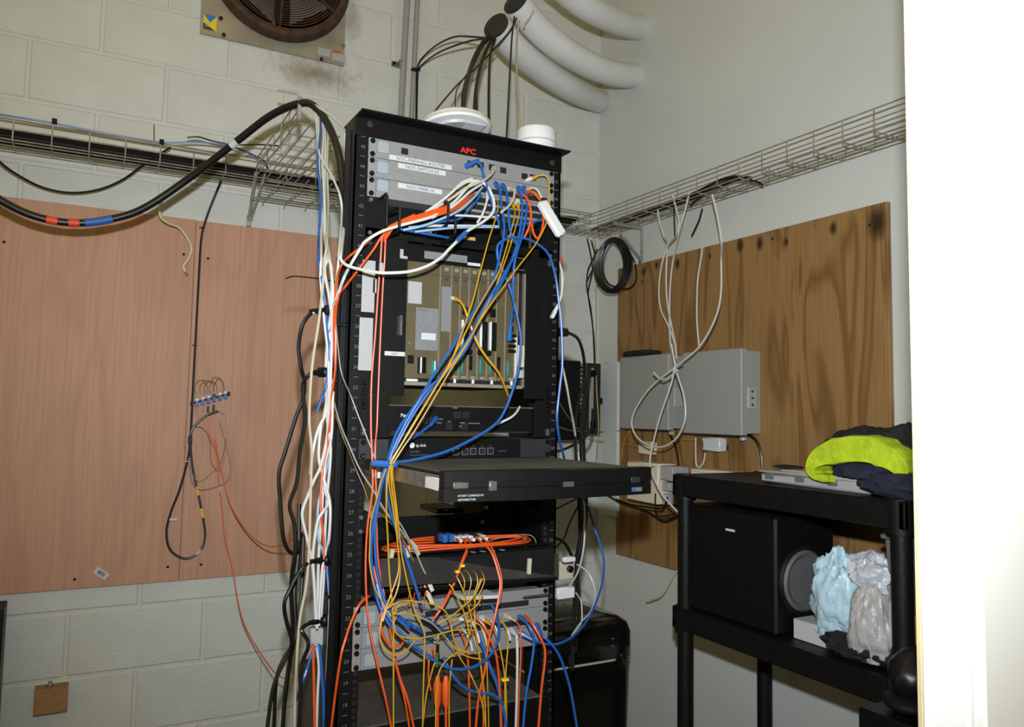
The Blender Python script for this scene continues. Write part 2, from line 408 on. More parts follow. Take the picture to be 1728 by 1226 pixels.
# ------------------------------------------------------------------ wire basket trays: every wire its own part
def wire(path, parent, r=.0022, m='galv', n=5): MB().tube(path, r, n).build('wire', m, parent)
def tray(name, label, O, along, across, L0, L1, wid, hgt, step, first):
    """U shaped cross wires every `step`, lengthwise wires on floor and sides; across points away from the wall side"""
    O = V(O); A = V(along); B = V(across); Z = V((0, 0, 1))
    t = thing(name, label, 'cable tray', O+A*((L0+L1)/2))
    for q in (0, .034, .07, .106, wid): wire([O+B*q+A*L0, O+B*q+A*L1], t, m='galv')
    for h in (hgt*.5, hgt):
        for q in (0, wid): wire([O+B*q+A*L0+Z*h, O+B*q+A*L1+Z*h], t, .0025 if h == hgt else .0022)
    x = first
    while x < L1:
        if x > L0: wire([O+A*x+Z*hgt, O+A*x, O+A*x+B*wid, O+A*x+B*wid+Z*hgt], t)
        x += step
    return t
tray('cable_tray', 'wire basket cable tray along the block wall behind the rack', (0, BY-.012, 2.152), (1, 0, 0), (0, -1, 0), -1.6, 1.31, .136, .062, .1, -1.55)
tray('cable_tray', 'wire basket cable tray running along the right wall above the brown board', (RX-.012, 0, 2.148), (0, 1, 0), (-1, 0, 0), -.8, 1.19, .138, .062, .1, -.7)
t = thing('cable_tray', 'short wire basket tray jutting out from the wall to the rack top', 'cable tray', (0, .75, 2.15))
for (x, z) in ((-.055, 2.15), (-.055, 2.181), (-.055, 2.212), (-.02, 2.15), (.015, 2.15), (.05, 2.15), (.075, 2.15)): wire([(x, .44 if x < 0 else .50, z), (x, 1.05, z)], t)
for i in range(6): wire([(-.055, .46+.1*i, 2.212), (-.055, .46+.1*i, 2.15), (.078, .46+.1*i, 2.15)] if i else [(-.055, .46, 2.212), (-.055, .46, 2.15), (-.02, .46, 2.15)], t)
MB().box((-.06, .435, 2.15), (-.05, .445, 2.214), .001).build('end_plate', 'galv', t)
t = thing('basket_offcut', 'loose wire basket mesh with cut ends hanging under the tray beside the rack', 'wire mesh', (.12, 1.03, 2.1))
for i in range(7):
    y = .9+.045*i; wire([(-.04, y, 2.103), (.3, y, 2.103)], t, .002)
for i in range(5):
    x = 0+.075*i; wire([(x, .84, 2.107), (x, 1.165, 2.107), (x-.004, 1.18, 2.09)], t, .002)
# bracket under the tray: slotted arm and diagonal
def bracket(label, top, low, out, m='galv'):
    t = thing('tray_bracket', label, 'bracket', low)
    d = (V(low)-V(top)); n = d.length
    for k in (0, 1):
        o = V(out)*(.0 if k == 0 else .03)
        MB().tube([V(top)+o, V(low)+(o*.2)], .006 if k == 0 else .0045, 6).build('arm', m, t)
    mb = MB(); p = V(low); mb.box(p-V((.008, .003, .02)), p+V((.008, .003, .02)), .001); mb.build('slotted_foot', m, t)
    mb = MB(); mb.lathe([(.006, 0), (.006, .006), (.0045, .006), (.0045, .012)], p+V((0, -.014, .004)), 'Y', 6); mb.build('bolt', 'steel', t)
    return t
bracket('galvanised bracket arm hanging under the wall tray above the plywood', onY(432, 290, 1.06), onY(420, 372, 1.17), (1, 0, 0))
t = thing('tray_bracket', 'triangular steel bracket holding the corner of the right wall tray', 'bracket', onX(1083, 440, RX-.01))
a, b, c = onX(1083, 385, RX-.01), onX(1083, 440, RX-.01), onX(1046, 392, RX-.14)
MB().tube([a, b], .006, 6).build('post', 'galv', t); MB().tube([c, b], .006, 6).build('brace', 'galv', t)
MB().tube([a, V((RX-.15, a.y, a.z))], .006, 6).build('arm', 'galv', t)
MB().lathe([(.006, 0), (.006, .006), (0, .008)], b+V((-.012, 0, -.004)), 'X', 6).build('bolt', 'steel', t)

# ------------------------------------------------------------------ two grey conduits on the back wall
for i, (pa, pb, lab) in enumerate((((686.5, 10), (676, 200), 'grey conduit pipe with a saddle clip, left of the pair above the rack'), ((704, 10), (694.5, 200), 'grey conduit pipe, right of the pair above the rack'))):
    a = onY(*pa, BY-.026); b = onY(*pb, BY-.026); d = (b-a)
    t = thing('conduit_pipe', lab, 'conduit', b+d*4)
    MB().tube([a-d*1.2, b+d*5], .0125 if i == 0 else .0105, 14).build('pipe', 'conduit_pvc', t)
    if i == 0:
        q = onY(677, 108, BY-.02)
        mb = MB().box(q+V((-.034, .012, -.011)), q+V((.016, .018, .011)), .001); mb.tube([q+V((.004, .0, -.011)), q+V((.004, 0, .011))], .0165, 14); mb.build('saddle_clip', 'steel', t)
        MB().lathe([(.006, 0), (.006, .005), (0, .007)], q+V((-.026, .003, 0)), 'Y', 8).build('screw', 'black_metal', t)

# ------------------------------------------------------------------ exhaust fan, only its lower part in view
fx0, fx1, fzb = -.236, .274, 2.668; FR = .27
fc = V(((fx0+fx1)/2+.012, BY, 2.958)); FRr = .249
t = thing('exhaust_fan', 'rusty wall exhaust fan with wire guard on a square metal plate', 'fan', (fc.x, BY, fzb))
mb = MB(); vs = []; fs = []
def sq(a):
    x, z = math.cos(a), math.sin(a); k = 1/max(abs(x)/.255, abs(z)/.29); return (fc.x-.012+x*k, fc.z+z*k)
angs = sorted([2*math.pi*k/48 for k in range(48)]+[math.atan2(sz*.29, sx*.255) % (2*math.pi) for sx in (-1, 1) for sz in (-1, 1)]); nn = len(angs)
for a in angs:
    x, z = sq(a); vs += [(x, BY-.012, z), (fc.x+FRr*math.cos(a), BY-.012, fc.z+FRr*math.sin(a)), (x, BY, z)]
for k in range(nn):
    j = (k+1) % nn; fs += [(3*k, 3*k+1, 3*j+1, 3*j), (3*k, 3*j, 3*j+2, 3*k+2)]
mb.add(vs, fs); mb.build('mounting_plate', 'fan_plate', t, smooth=False)
TY = Matrix.Rotation(math.pi/2, 4, 'X')
MB().lathe([(FRr+.005, 0), (FRr+.004, .014), (FRr-.004, .044), (FRr-.016, .05), (FRr-.03, .044), (FRr-.036, .02), (FRr-.038, 0)], (fc.x, BY-.012, fc.z), n=48, T=TY).build('bell_ring', 'rust', t)
MB().lathe([(0, 0), (FRr, 0)], (fc.x, BY-.003, fc.z), 'Y', 44).build('back_plate', 'interior', t)
for i in range(20):
    r = .05+.0084*i
    MB().tube([V((fc.x+r*math.cos(a), BY-.055-.012*(1-r/.24), fc.z+r*math.sin(a))) for a in [2*math.pi*k/48 for k in range(48)]], .0022, 5, closed=True).build('guard_ring', 'rust', t)
for i in range(6):
    a = math.radians(-92+60*i)
    MB().tube([(fc.x+.05*math.cos(a), BY-.07, fc.z+.05*math.sin(a)), (fc.x+.232*math.cos(a), BY-.06, fc.z+.232*math.sin(a))], .004, 6).build('guard_spoke', 'rust', t)
MB().lathe([(.075, 0), (.075, .05), (.06, .06), (0, .062)], (fc.x, BY-.004, fc.z), 'Y', 24, T=Matrix.Rotation(math.pi/2, 4, 'X')).build('hub', 'rust_dark', t)
for i in range(5):
    a0 = math.radians(-52+72*i); mb = MB(); vs = []; fs = []
    for j in range(7):
        r = .07+.022*j; da = .36+.16*j/6
        for s_ in (-1, 1):
            a = a0+s_*da; vs.append((fc.x+r*math.cos(a), BY-.028+s_*.014, fc.z+r*math.sin(a)))
    for j in range(6): fs.append((2*j, 2*j+1, 2*j+3, 2*j+2))
    mb.add(vs, fs); mb.build('blade', 'blade', t)
p0 = onY(344, 23, BY-.0135); p1 = onY(365, 53, BY-.0135)
mb = MB(); y = BY-.0132
cx, cz = (p0.x+p1.x)/2, (p0.z+p1.z)/2
mb.box((p0.x, y, p1.z), (p1.x, y+.0006, p0.z)); stc = mb.build('sticker', 'sticker_yellow', t)
MB().add([(p0.x, y-.0004, p0.z), (p1.x, y-.0004, p0.z), (cx, y-.0004, cz)], [(2, 1, 0)]).build('print', 'sticker_blue', stc)
text('D', .026, (p0.x+.004, y-.0009, p1.z+.008), (1, 0, 0), (0, 0, 1), 'paper', stc)
MB().add([(p0.x, y-.0004, cz-.004), (p1.x-.004, y-.0004, p1.z), (p0.x, y-.0004, p1.z)], [(0, 2, 1)]).build('print', 'sticker_dark', stc)
for (px, py, m, wd) in ((547, 88, 'paper', .024), (572, 97, 'paper', .026)):
    q = onY(px, py, BY-.0132); MB().box(q-V((wd, 0, .015)), q+V((wd, .0006, .015))).build('rating_label', m, t)
q = onY(569, 87, BY-.0142); MB().box(q-V((.014, 0, .004)), q+V((.014, .0006, .004))).build('label_band', 'tape_red', t)
for (px, py) in ((378, 58), (543, 99), (580, 77), (373, 30)):
    MB().lathe([(.007, 0), (.007, .006), (0, .008)], onY(px, py, BY-.019), 'Y', 8).build('screw', 'rust_dark' if px != 580 else 'steel', t)

# ------------------------------------------------------------------ large white pipes turning out of the right hand corner
def big_pipe(label, path, r, mouth):
    P = catmull([pt(p) for p in path], 6)
    t = thing('service_pipe', label, 'pipe', P[-1])
    MB().tube(P, r, 22).build('pipe', 'white_pipe', t)
    if mouth:
        d = (P[0]-P[1]).normalized(); T = d.to_track_quat('Z', 'Y').to_matrix().to_4x4()
        MB().lathe([(r*1.04, -.03), (r*1.04, .002), (r*.9, .002)], P[0], n=22, T=T).build('rim', 'white_pipe', t)
        MB().lathe([(r*.97, .001), (r*.97, .012), (r*.6, .02), (0, .022)], P[0], n=22, T=T).build('seal', 'charcoal', t, label='black sealing plug in the pipe mouth')
    return t
big_pipe('lowest white service pipe, its black sealed mouth full of hanging cables', [(839, 46, .74), (872, 84, .80), (920, 122, .88), (968, 152, .98), (1004, 168, 1.12), (1014, 171, 1.18)], .05, True)
big_pipe('middle white service pipe with a thin cable hanging from its black mouth', [(872, 6, .70), (905, 46, .74), (950, 84, .78), (1000, 112, .84), (1040, 125, .90), (1071, 128, .95), (1085, 128, .97)], .05, True)
big_pipe('top white service pipe cut off by the upper edge of the picture', [(905, -62, .58), (945, -24, .66), (990, 12, .72), (1034, 34, .80), (1066, 44, .88), (1085, 47, .92)], .05, True)
# ================================================================== the two-post rack and what is mounted in it
TZ, U = 1.98, .04445
def uz(k): return TZ-U*k
PW = .4826
rack = thing('equipment_rack', 'tall black open two-post equipment rack in the middle of the room', 'rack', (PW/2, .04, 0))
for side in (-1, 1):
    e = -.03 if side < 0 else PW+.022; i = .0165 if side < 0 else PW-.0165; th = .004*side
    mb = MB(); mb.box((e, .002, 0), (i, .005, 2.022)); mb.box((e, .002, 0), (e-th, .078, 2.022)); mb.box((e, .075, 0), (i, .078, 2.022))
    mb.box((e-.004*(-side)*0, .03, 0), (e+.0025*side, .05, 2.0))
    up = mb.build('upright', 'black_metal', rack, smooth=False)
    # square mounting holes show as dark pits in the flange; number scale on the outer strip
    hm = MB().box((-.0045, -.0006, -.0045), (.0045, .0006, .0045)).mesh('mounting_hole', 'interior', smooth=False)
    hx = .0089 if side < 0 else PW-.0089
    for k in list(range(3, 6))+list(range(16, 23))+list(range(26, 33)):
        for q in (.00635, .0222, .0381): inst('mounting_hole', hm, (hx, .0015, uz(k)-q), up)
    tm = MB().box((-.0055, -.0003, -.0006), (.0055, .0003, .0006)).mesh('scale_mark', 'print_dim', smooth=False)
    sx_ = -.011 if side < 0 else PW+.009
    for k in range(0, 34):
        inst('scale_mark', tm, (sx_, .0016, uz(k)), up)
        text(str(45-k), .0115, (sx_-.006, .0018, uz(k)-.027), (1, 0, 0), (0, 0, 1), 'print_dim', up, 'scale_number')
mb = MB(); mb.box((-.03, -.002, 1.981), (PW+.022, .004, 2.024)); mb.box((-.03, -.044, 2.022), (PW+.022, .09, 2.026))
mb.box((-.03, .074, 1.95), (PW+.022, .078, 2.024)); tb = mb.build('top_bar', 'black_metal', rack, smooth=False)
lx = onY(777, 253, -.002)
text('APC', .0185, (lx.x, -.002, lx.z-.005), (1, 0, 0), (0, 0, 1), 'logo_red', tb, 'logo', bold=.0006, sx=1.15)
bm = MB().lathe([(.008, 0), (.008, .005), (.004, .007), (0, .007)], (0, 0, 0), 'Z', 6).mesh('bolt', 'rust_dark')
for q in (onY(624, 210, -.002), onY(931, 275, -.002)): inst('bolt', bm, (q.x, -.002, q.z), tb, (math.pi/2, 0, 0))
MB().box((-.09, -.19, 0), (PW+.09, .27, .012), .002).build('base_plate', 'black_metal', rack)

SCREW = MB().lathe([(.0058, 0), (.0058, .003), (.0044, .0052), (.0022, .0052), (.002, .0036), (0, .0036)], (0, 0, 0), 'Z', 10).mesh('screw', 'black_metal')
SCREW_S = MB().lathe([(.0055, 0), (.0055, .003), (.004, .005), (0, .005)], (0, 0, 0), 'Z', 10).mesh('screw', 'steel')
def screws(t, k0, k1=None, y=-.0025, me=None, xs=(.0089, PW-.0089)):
    k1 = k0+1 if k1 is None else k1
    for x in xs:
        for z in (uz(k0)-.0075, uz(k1)+.0075): inst('screw', me or SCREW, (x, y, z), t, (math.pi/2, 0, 0))
def front(px, py, y=0): p = onY(px, py, y); return p.x, p.z
PORT = MB()
def port(t, x, z, w_=.0135, h=.0115, m='interior', rim='charcoal', y=-.003):
    o = MB().box((x-w_/2-.0015, y-.0012, z-h/2-.0015), (x+w_/2+.0015, y, z+h/2+.0015)).build('port', rim, t, smooth=False)
    MB().box((x-w_/2, y-.0018, z-h/2), (x+w_/2, y-.001, z+h/2)).build('opening', m, o, smooth=False)
    return o
def ring(t, x, z, s=.0275, y=-.003):
    """small square display with a lit blue outline"""
    d = MB().box((x-s/2, y-.0008, z-s/2), (x+s/2, y, z+s/2), .0003).build('touch_display', 'box_grey', t, smooth=False)
    mb = MB(); e = .0016
    for a, b in (((x-s/2, z-s/2), (x-s/2+e, z+s/2)), ((x+s/2-e, z-s/2), (x+s/2, z+s/2)), ((x-s/2, z+s/2-e), (x+s/2, z+s/2)), ((x-s/2, z-s/2), (x+s/2, z-s/2+e))):
        mb.box((a[0], y-.0012, a[1]), (b[0], y-.0006, b[1]))
    mb.build('outline', 'blue_ring', d, smooth=False)
def strip(t, x0, x1, z, h, s, size, y=-.0032, m='print_dark'):
    o = MB().box((x0, y-.0004, z-h/2), (x1, y, z+h/2)).build('label_strip', 'label_white', t, smooth=False)
    if s: text(s, size, ((x0+x1)/2, y-.0005, z-size*.36), (1, 0, 0), (0, 0, 1), m, o, 'lettering', 'CENTER')
    return o
def unit(name, label, cat, k, m='silver_paint', depth=.29, ears=True, h=1, y=0, group=None):
    z1, z0 = uz(k)-.0004, uz(k+h)+.0004
    t = thing(name, label, cat, (PW/2, y, z0), group)
    MB().box((0, y-.003, z0), (PW, y, z1), .0006).build('faceplate', m, t, smooth=False)
    MB().box((.02, y, z0+.001), (PW-.02, y+depth, z1-.001)).build('body', m, t, smooth=False)
    if ears: screws(t, k, k+h, y-.003)
    return t
# --- top three silver units
g1 = unit('network_gateway', 'silver gateway, topmost of the three thin units under the rack top, labelled NOC-FIREWALL-ROUTER', 'network device', 0)
ring(g1, *front(646, 249)); 
x, z = front(682, 256); port(g1, x, z)
x, z = front(700, 262); MB().box((x-.003, -.0042, z-.007), (x+.003, -.003, z+.007)).build('card_slot', 'card_steel', g1)
x, z = front(711, 262); text('UniFi', .008, (x, -.003, z), (1, 0, 0), (0, 0, 1), 'print_grey', g1)
x0, z0 = front(656, 266); x1, z1 = front(761, 285); strip(g1, x0, x1, uz(1)+.0075, .011, 'NOC-FIREWALL-ROUTER', .0105)
for (px, py) in ((793, 277), (810, 279), (829, 283), (848, 288), (884, 298), (898, 300)):
    x, z = front(px, py); port(g1, x, z)
g2 = unit('network_switch', 'silver switch in the middle of the top three units, labelled NOC-SWITCH-24', 'network device', 1)
ring(g2, *front(645, 283))
x, z = front(661, 288); text('UniFi', .0095, (x, -.003, z-.003), (1, 0, 0), (0, 0, 1), 'print_grey', g2); text('switch pro', .0065, (x+.026, -.003, z-.0065), (1, 0, 0), (0, 0, 1), 'print_grey', g2)
x0, _ = front(671, 280); x1, _ = front(751, 293); strip(g2, x0, x1, uz(1)-.0085, .0115, 'NOC-SWITCH-24', .0105)
for i in range(16):
    x, z = front(776+9*i, 321+1.7*i); port(g2, .262+.0129*i, uz(2)+.012, .0095, .009)
g3 = unit('network_switch', 'silver switch, lowest of the top three units, labelled NOC-FIBER-10', 'network device', 2)
ring(g3, *front(645, 314))
MB().box((.0185, -.0036, uz(3)+.001), (.0193, -.003, uz(2)-.001)).build('ear_joint', 'print_dark', g3)
x0, _ = front(671, 310); x1, _ = front(745, 323); strip(g3, x0, x1, uz(2)-.0095, .0115, 'NOC-FIBER-10', .0105)
for i in range(9): MB().box((.085+.0095*i, -.0034, uz(3)+.012), (.0857+.0095*i, -.003, uz(3)+.021)).build('vent_slot', 'print_grey', g3)
for i in range(16): port(g3, .262+.0129*i, uz(3)+.013+(.013 if i % 2 else 0)*0, .0102, .0095)
for i in range(16): port(g3, .262+.0129*i, uz(3)+.031, .0102, .0095)

# --- cable manager with rings (two units), dark
cm = thing('cable_manager', 'black horizontal cable manager with upright D rings below the silver units', 'cable manager', (PW/2, 0, uz(5)))
mb = MB(); mb.box((0, -.002, uz(5)), (.045, 0, uz(3)), .0005); mb.box((PW-.04, -.002, uz(5)), (PW, 0, uz(3)), .0005); mb.box((0, -.002, uz(5)), (PW, 0, uz(5)+.02), .0005)
mb.box((.045, .05, uz(4.4)), (PW-.04, .052, uz(3))); mb.build('panel', 'black_metal', cm, smooth=False)
for (px, py0, py1, yy) in ((654, 322, 390, -.06), (675, 344, 392, -.085), (757, 335, 382, -.085), (769, 360, 402, -.085), (846, 355, 405, -.07), (855, 378, 410, -.06)):
    a, b = onY(px, py0, yy), onY(px, py1, yy)
    MB().tube([V((a.x, 0, a.z-.006)), V((a.x, yy+.01, a.z-.004)), V((a.x, yy, a.z-.012)), V((a.x, yy, b.z+.012)), V((a.x, yy+.01, b.z+.004)), V((a.x, 0, b.z+.004))], .0032, 6).build('ring', 'black_plastic', cm)
screws(cm, 3, 5, -.002, SCREW_S)
# dark half-empty device behind the manager with grey slots
dv = thing('media_box', 'black box with beige slots behind the patch cords under the cable manager', 'network device', (.25, .06, uz(6.1)))
MB().box((.06, .04, uz(6.1)), (.44, .3, uz(4.4)), .002).build('case', 'black_metal', dv, smooth=False)
for (px, py, wd, h) in ((722, 404, .03, .006), (792, 402, .032, .008), (730, 391, .022, .005), (862, 404, .026, .02), (795, 411, .03, .004), (722, 411, .02, .005)):
    q = onY(px, py, .038); MB().box(q-V((wd/2, 0, h/2)), q+V((wd/2, .002, h/2))).build('slot', 'cable_tan', dv, smooth=False)

# --- telephone exchange: black adapter plates left and right, beige card cage between
px_ = thing('phone_exchange', 'beige telephone exchange full of plug-in cards between black rack plates', 'phone exchange', (.25, 0, uz(12.9)))
ztop, zbot = uz(5.0), uz(12.85)
mb = MB(); mb.box((0, -.002, zbot), (.1, 0, ztop), .0006); mb.box((.408, -.002, zbot), (PW, 0, ztop), .0006); mb.box((.1, .0, uz(5.95)), (.408, .02, ztop-.012), .0006)
mb.build('mounting_plate', 'black_metal', px_, smooth=False)
screws(px_, 5, 5.5, -.002, SCREW_S); screws(px_, 12.1, 12.8, -.002)
cx0, cx1, cz0, cz1 = .101, .41, 1.437, 1.722
mb = MB(); mb.box((cx0-.004, .022, cz0-.004), (cx1+.004, .3, cz1)); mb.build('card_cage', 'interior', px_, smooth=False)
for sx in (cx0-.004, cx1): MB().box((sx, .012, cz0), (sx+.004, .024, cz1)).build('cage_edge', 'card_steel', px_)
MB().box((cx0, .012, cz0-.004), (cx1, .024, cz0+.004)).build('cage_edge', 'card_steel', px_)
# top labels on black
q0, q1 = onY(716, 423, -.001), onY(788, 447, -.001)
o = MB().box((q0.x, -.0022, q1.z+.004), (q1.x, -.0012, q0.z), .0002).build('rating_label', 'paper_grey', px_)
q0 = onY(789, 443, -.001); MB().box((q0.x, -.0022, q0.z-.006), (q0.x+.033, -.0012, q0.z+.001)).build('rating_label', 'label_white', px_)
q0 = onY(675, 420, -.001); MB().box((q0.x, -.0022, q0.z-.02), (q0.x+.008, -.0012, q0.z)).build('white_tab', 'box_grey_light', px_)
MB().box((q0.x, -.0024, q0.z-.021), (q0.x+.018, -.0014, q0.z-.015)).build('white_tab', 'box_grey_light', px_)
# cards: power supply plus seven narrower cards
edges = [683, 742, 761, 776, 791, 807, 823, 838, 853, 874]
exs = [onY(p, 540, .012).x for p in edges]
CY = .012
for i in range(9):
    a, b = exs[i]+.0006, exs[i+1]-.0006
    c = MB().box((a, CY, cz0+.012), (b, CY+.01, cz1-.004), .0005).build('card' if i else 'power_supply_card', 'card_beige', px_, smooth=False)
    MB().box((b-.0016, CY-.0022, cz0+.012), (b, CY, cz1-.004)).build('card_edge', 'card_steel', c, smooth=False)
    MB().box((a, CY-.002, cz1-.033), (b, CY, cz1-.031)).build('seam', 'print_dark', c, smooth=False)
    if i:
        m_ = (a+b)/2
        MB().box((m_-.006, CY-.005, cz1-.022), (m_+.005, CY, cz1-.012), .001).build('latch', 'card_steel', c)
        MB().box((m_-.005, CY-.004, cz1-.042), (m_+.003, CY, cz1-.036)).build('latch_tab', 'print_dark', c)
        MB().box((m_-.006, CY-.006, cz0+.014), (m_+.006, CY, cz0+.022), .001).build('ejector', 'card_steel', c)
        MB().box((m_-.003, CY-.0065, cz0+.004), (m_+.003, CY-.001, cz0+.014), .001).build('ejector_foot', 'charcoal' if i % 2 else 'white_plastic', c)
    if i in (3, 6, 5): 
        zc = cz0+.118; MB().box((a+.002, CY-.008, zc-.035), (a+.0075, CY, zc+.035), .001).build('connector_shell', 'white_plastic', c)
        MB().box((a+.008, CY-.008, zc-.034), (b-.002, CY, zc+.034), .001).build('connector', 'black_plastic', c)
    if i in (2, 3, 5, 6, 8): MB().box((a+.003, CY-.006, cz0+.026), (a+.0085, CY, cz0+.062), .001).build('card_lever', 'teal', c)
    if i in (4, 7): MB().box((a+.002, CY-.006, cz0+.036), (a+.009, CY, cz0+.07), .001).build('connector', 'black_plastic', c)
    if i in (3, 5): MB().box((a-.003, CY-.012, cz0+.072), (b+.008, CY, cz0+.085), .003).build('grab_handle', 'black_plastic', c)
    if i in (3, 6): 
        MB().box((a+.004, CY-.005, cz0+.165), (b-.004, CY, cz0+.185), .001).build('connector', 'black_plastic', c)
    if i == 8:
        for j in range(4): MB().box((a+.006, CY-.006, cz0+.082+.0125*j), (b-.006, CY, cz0+.09+.0125*j), .001).build('jack', 'black_plastic', c)
        MB().box((b-.008, CY-.005, cz0+.02), (b-.004, CY, cz0+.12)).build('white_rail', 'white_plastic', c)
        port(c, (a+b)/2, cz0+.14, .009, .012, y=CY); port(c, (a+b)/2, cz0+.163, .008, .01, y=CY)
ps = [o for o in px_.children if o.name.startswith('power_supply')][0]
q0, q1 = onY(702, 518, CY), onY(738, 592, CY)
o = MB().box((q0.x, CY-.001, q1.z), (q1.x, CY, q0.z)).build('rating_label', 'paper_grey', ps, smooth=False)
text('Panasonic', .0062, (q0.x+.003, CY-.001, q0.z-.007), (1, 0, 0), (0, 0, 1), 'print_dark', o)
q0, q1 = onY(689, 474, CY), onY(711, 513, CY); MB().box((q0.x, CY-.001, q1.z), (q1.x, CY, q0.z)).build('blank_label', 'box_grey_light', ps, smooth=False)
q0, q1 = onY(711, 561, CY-.001), onY(735, 574, CY-.001); MB().box((q0.x, CY-.0016, q1.z), (q1.x, CY-.001, q0.z)).build('serial_label', 'label_white', ps, smooth=False)
q0, q1 = onY(745, 483, CY), onY(759, 560, CY); MB().box((q0.x, CY-.0022, q1.z), (q1.x, CY-.001, q0.z)).build('rating_label', 'paper_grey', ps, smooth=False)
q = onY(692, 606, CY); MB().box(q-V((.007, .006, .009)), q+V((.007, 0, .009)), .001).build('rocker_switch', 'black_plastic', ps)
q = onY(690, 578, CY); MB().box(q-V((.0015, .002, .0015)), q+V((.0015, 0, .0015))).build('power_light', 'led_green', ps)
for j in range(4):
    q = onY(705+3.6*j, 616, CY); MB().box(q-V((.0018, .009, .018)), q+V((.0018, 0, .018)), .0008).build('connector_pin', 'black_plastic' if j != 1 else 'white_plastic', ps)
q = onY(729, 621, CY); MB().box(q-V((.004, .006, .016)), q+V((.0035, 0, .017)), .001).build('card_lever', 'teal', ps); MB().box(q+V((.0035, -.005, -.016)), q+V((.007, 0, .017)), .0005).build('white_rail', 'white_plastic', ps)
q = onY(693, 641, CY); MB().box(q-V((.012, .005, .003)), q+V((.016, 0, .003)), .001).build('white_tab', 'white_plastic', ps)
q = onY(675, 549, -.002); MB().box((q.x-.003, -.011, q.z-.023), (q.x+.003, -.002, q.z+.023), .001).build('handle', 'steel', px_)
# long white paper labels on the left plate and a short one
for (pa, pb) in (((612, 438), (628, 527)), ((607, 535), (624, 625)), ((630, 470), (635, 494))):
    q0, q1 = onY(*pa, -.0022), onY(*pb, -.0022); MB().box((q0.x, -.0028, q1.z), (q1.x+.004 if pb[0] < 630 else q1.x, -.0022, q0.z)).build('paper_label', 'paper', px_, smooth=False)
q0, q1 = onY(649, 592, -.0022), onY(683, 601, -.0022); o = MB().box((q0.x, -.0028, q1.z), (q1.x, -.0022, q0.z)).build('label_strip', 'label_white', px_, smooth=False)
text('RESET', .0062, ((q0.x+q1.x)/2, -.0029, (q0.z+q1.z)/2-.002), (1, 0, 0), (0, 0, 1), 'print_dark', o, align='CENTER')
for (px, py) in ((879, 436), (880, 456)):
    q = onY(px, py, -.003); MB().box(q-V((.014, .004, .0012)), q+V((.008, 0, .0012))).build('clip', 'steel', px_)
q0, q1 = onY(874, 582, -.003), onY(884, 620, -.003); MB().box((q0.x-.002, -.006, q1.z), (q1.x, -.002, q0.z), .001).build('side_latch', 'cable_cream', px_)
q0, q1 = onY(872, 624, -.003), onY(883, 638, -.003); MB().box((q0.x-.002, -.006, q1.z), (q1.x, -.002, q0.z), .001).build('side_latch', 'box_grey_light', px_)

# --- Panasonic voice unit with blank plates
v = thing('voice_unit', 'black voice unit with small white lettering and one blue plug, above the thin router', 'network device', (.25, 0, uz(14.95)))
zt = uz(12.9)
for a_, b_ in ((0, .066), (.44, PW)): MB().box((a_, -.002, uz(14.95)), (b_, 0, zt), .0006).build('blank_plate', 'black_metal', v, smooth=False)
q0, q1 = onY(668, 681, .01), onY(876, 741, .01)
za, zb = uz(13.35), uz(14.7)
MB().box((.068, .01, zb), (.437, .26, za), .002).build('case', 'black_plastic', v, smooth=False)
MB().box((.068, .006, za-.001), (.437, .012, za+.002)).build('top_edge', 'dusty_black', v, smooth=False)
MB().box((.075, .006, zb+.0005), (.432, .011, zb+.003)).build('bottom_edge', 'charcoal', v, smooth=False)
x, z = front(676, 700, .009); text('Panasonic', .011, (x, .009, z-.004), (1, 0, 0), (0, 0, 1), 'print_light', v, bold=.0002)
for (px, py, wd) in ((742, 707, .016), (741, 713, .012), (758, 711, .008), (780, 713, .012), (800, 714, .03), (780, 719, .016), (768, 688, .012)):
    x, z = front(px, py, .009); MB().box((x-wd/2, .008, z-.0012), (x+wd/2, .0095, z+.0012)).build('printed_mark', 'print_dim', v, smooth=False)
for (px, py, wd) in ((718, 709, .008), (731, 709, .014), (758, 719, .012), (783, 719, .014), (772, 700, .014), (786, 700, .014)):
    x, z = front(px, py, .009); port(v, x, z, wd, .011, y=.0095, rim='charcoal')
screws(v, 13, 13.6, -.002); screws(v, 14.4, 14.9, -.002, SCREW_S)

# --- thin router
r1 = unit('rack_router', 'thin dark charcoal router with a row of five network ports above the drawer', 'network device', 15, 'charcoal', .2)
MB().box((.066, -.0042, uz(16)+.001), (.398, -.003, uz(15)-.001), .0004).build('front_panel', 'black_plastic', r1, smooth=False)
x, z = front(692, 751); MB().lathe([(.0062, 0), (.0062, .0008), (.0036, .0008), (.0036, .0002)], (x+.003, -.005, z), 'Y', 14).build('logo_ring', 'print_light', r1)
text('tp-link', .0095, (x+.012, -.0043, z-.003), (1, 0, 0), (0, 0, 1), 'print_light', r1)
x, z = front(690, 763); text('TL-ER7206', .005, (x, -.0043, z), (1, 0, 0), (0, 0, 1), 'print_dim', r1)
MB().box((x, -.0046, z-.006), (x+.045, -.0042, z-.0052)).build('printed_line', 'print_dim', r1)
for i, px in enumerate((768, 783, 797, 812, 826)):
    x, z = front(px, 761.5-.3*i); port(r1, x, z, .013, .0125, y=-.0042, rim='print_dim')
    MB().box((x-.002, -.0046, z+.011), (x+.002, -.0042, z+.012)).build('printed_mark', 'print_dim', r1)
x, z = front(846, 760); MB().box((x-.01, -.0046, z-.001), (x+.012, -.0042, z)).build('printed_mark', 'print_dim', r1)
inst('screw', SCREW_S, (.0089, -.003, uz(16)+.0075), r1, (math.pi/2, 0, 0))

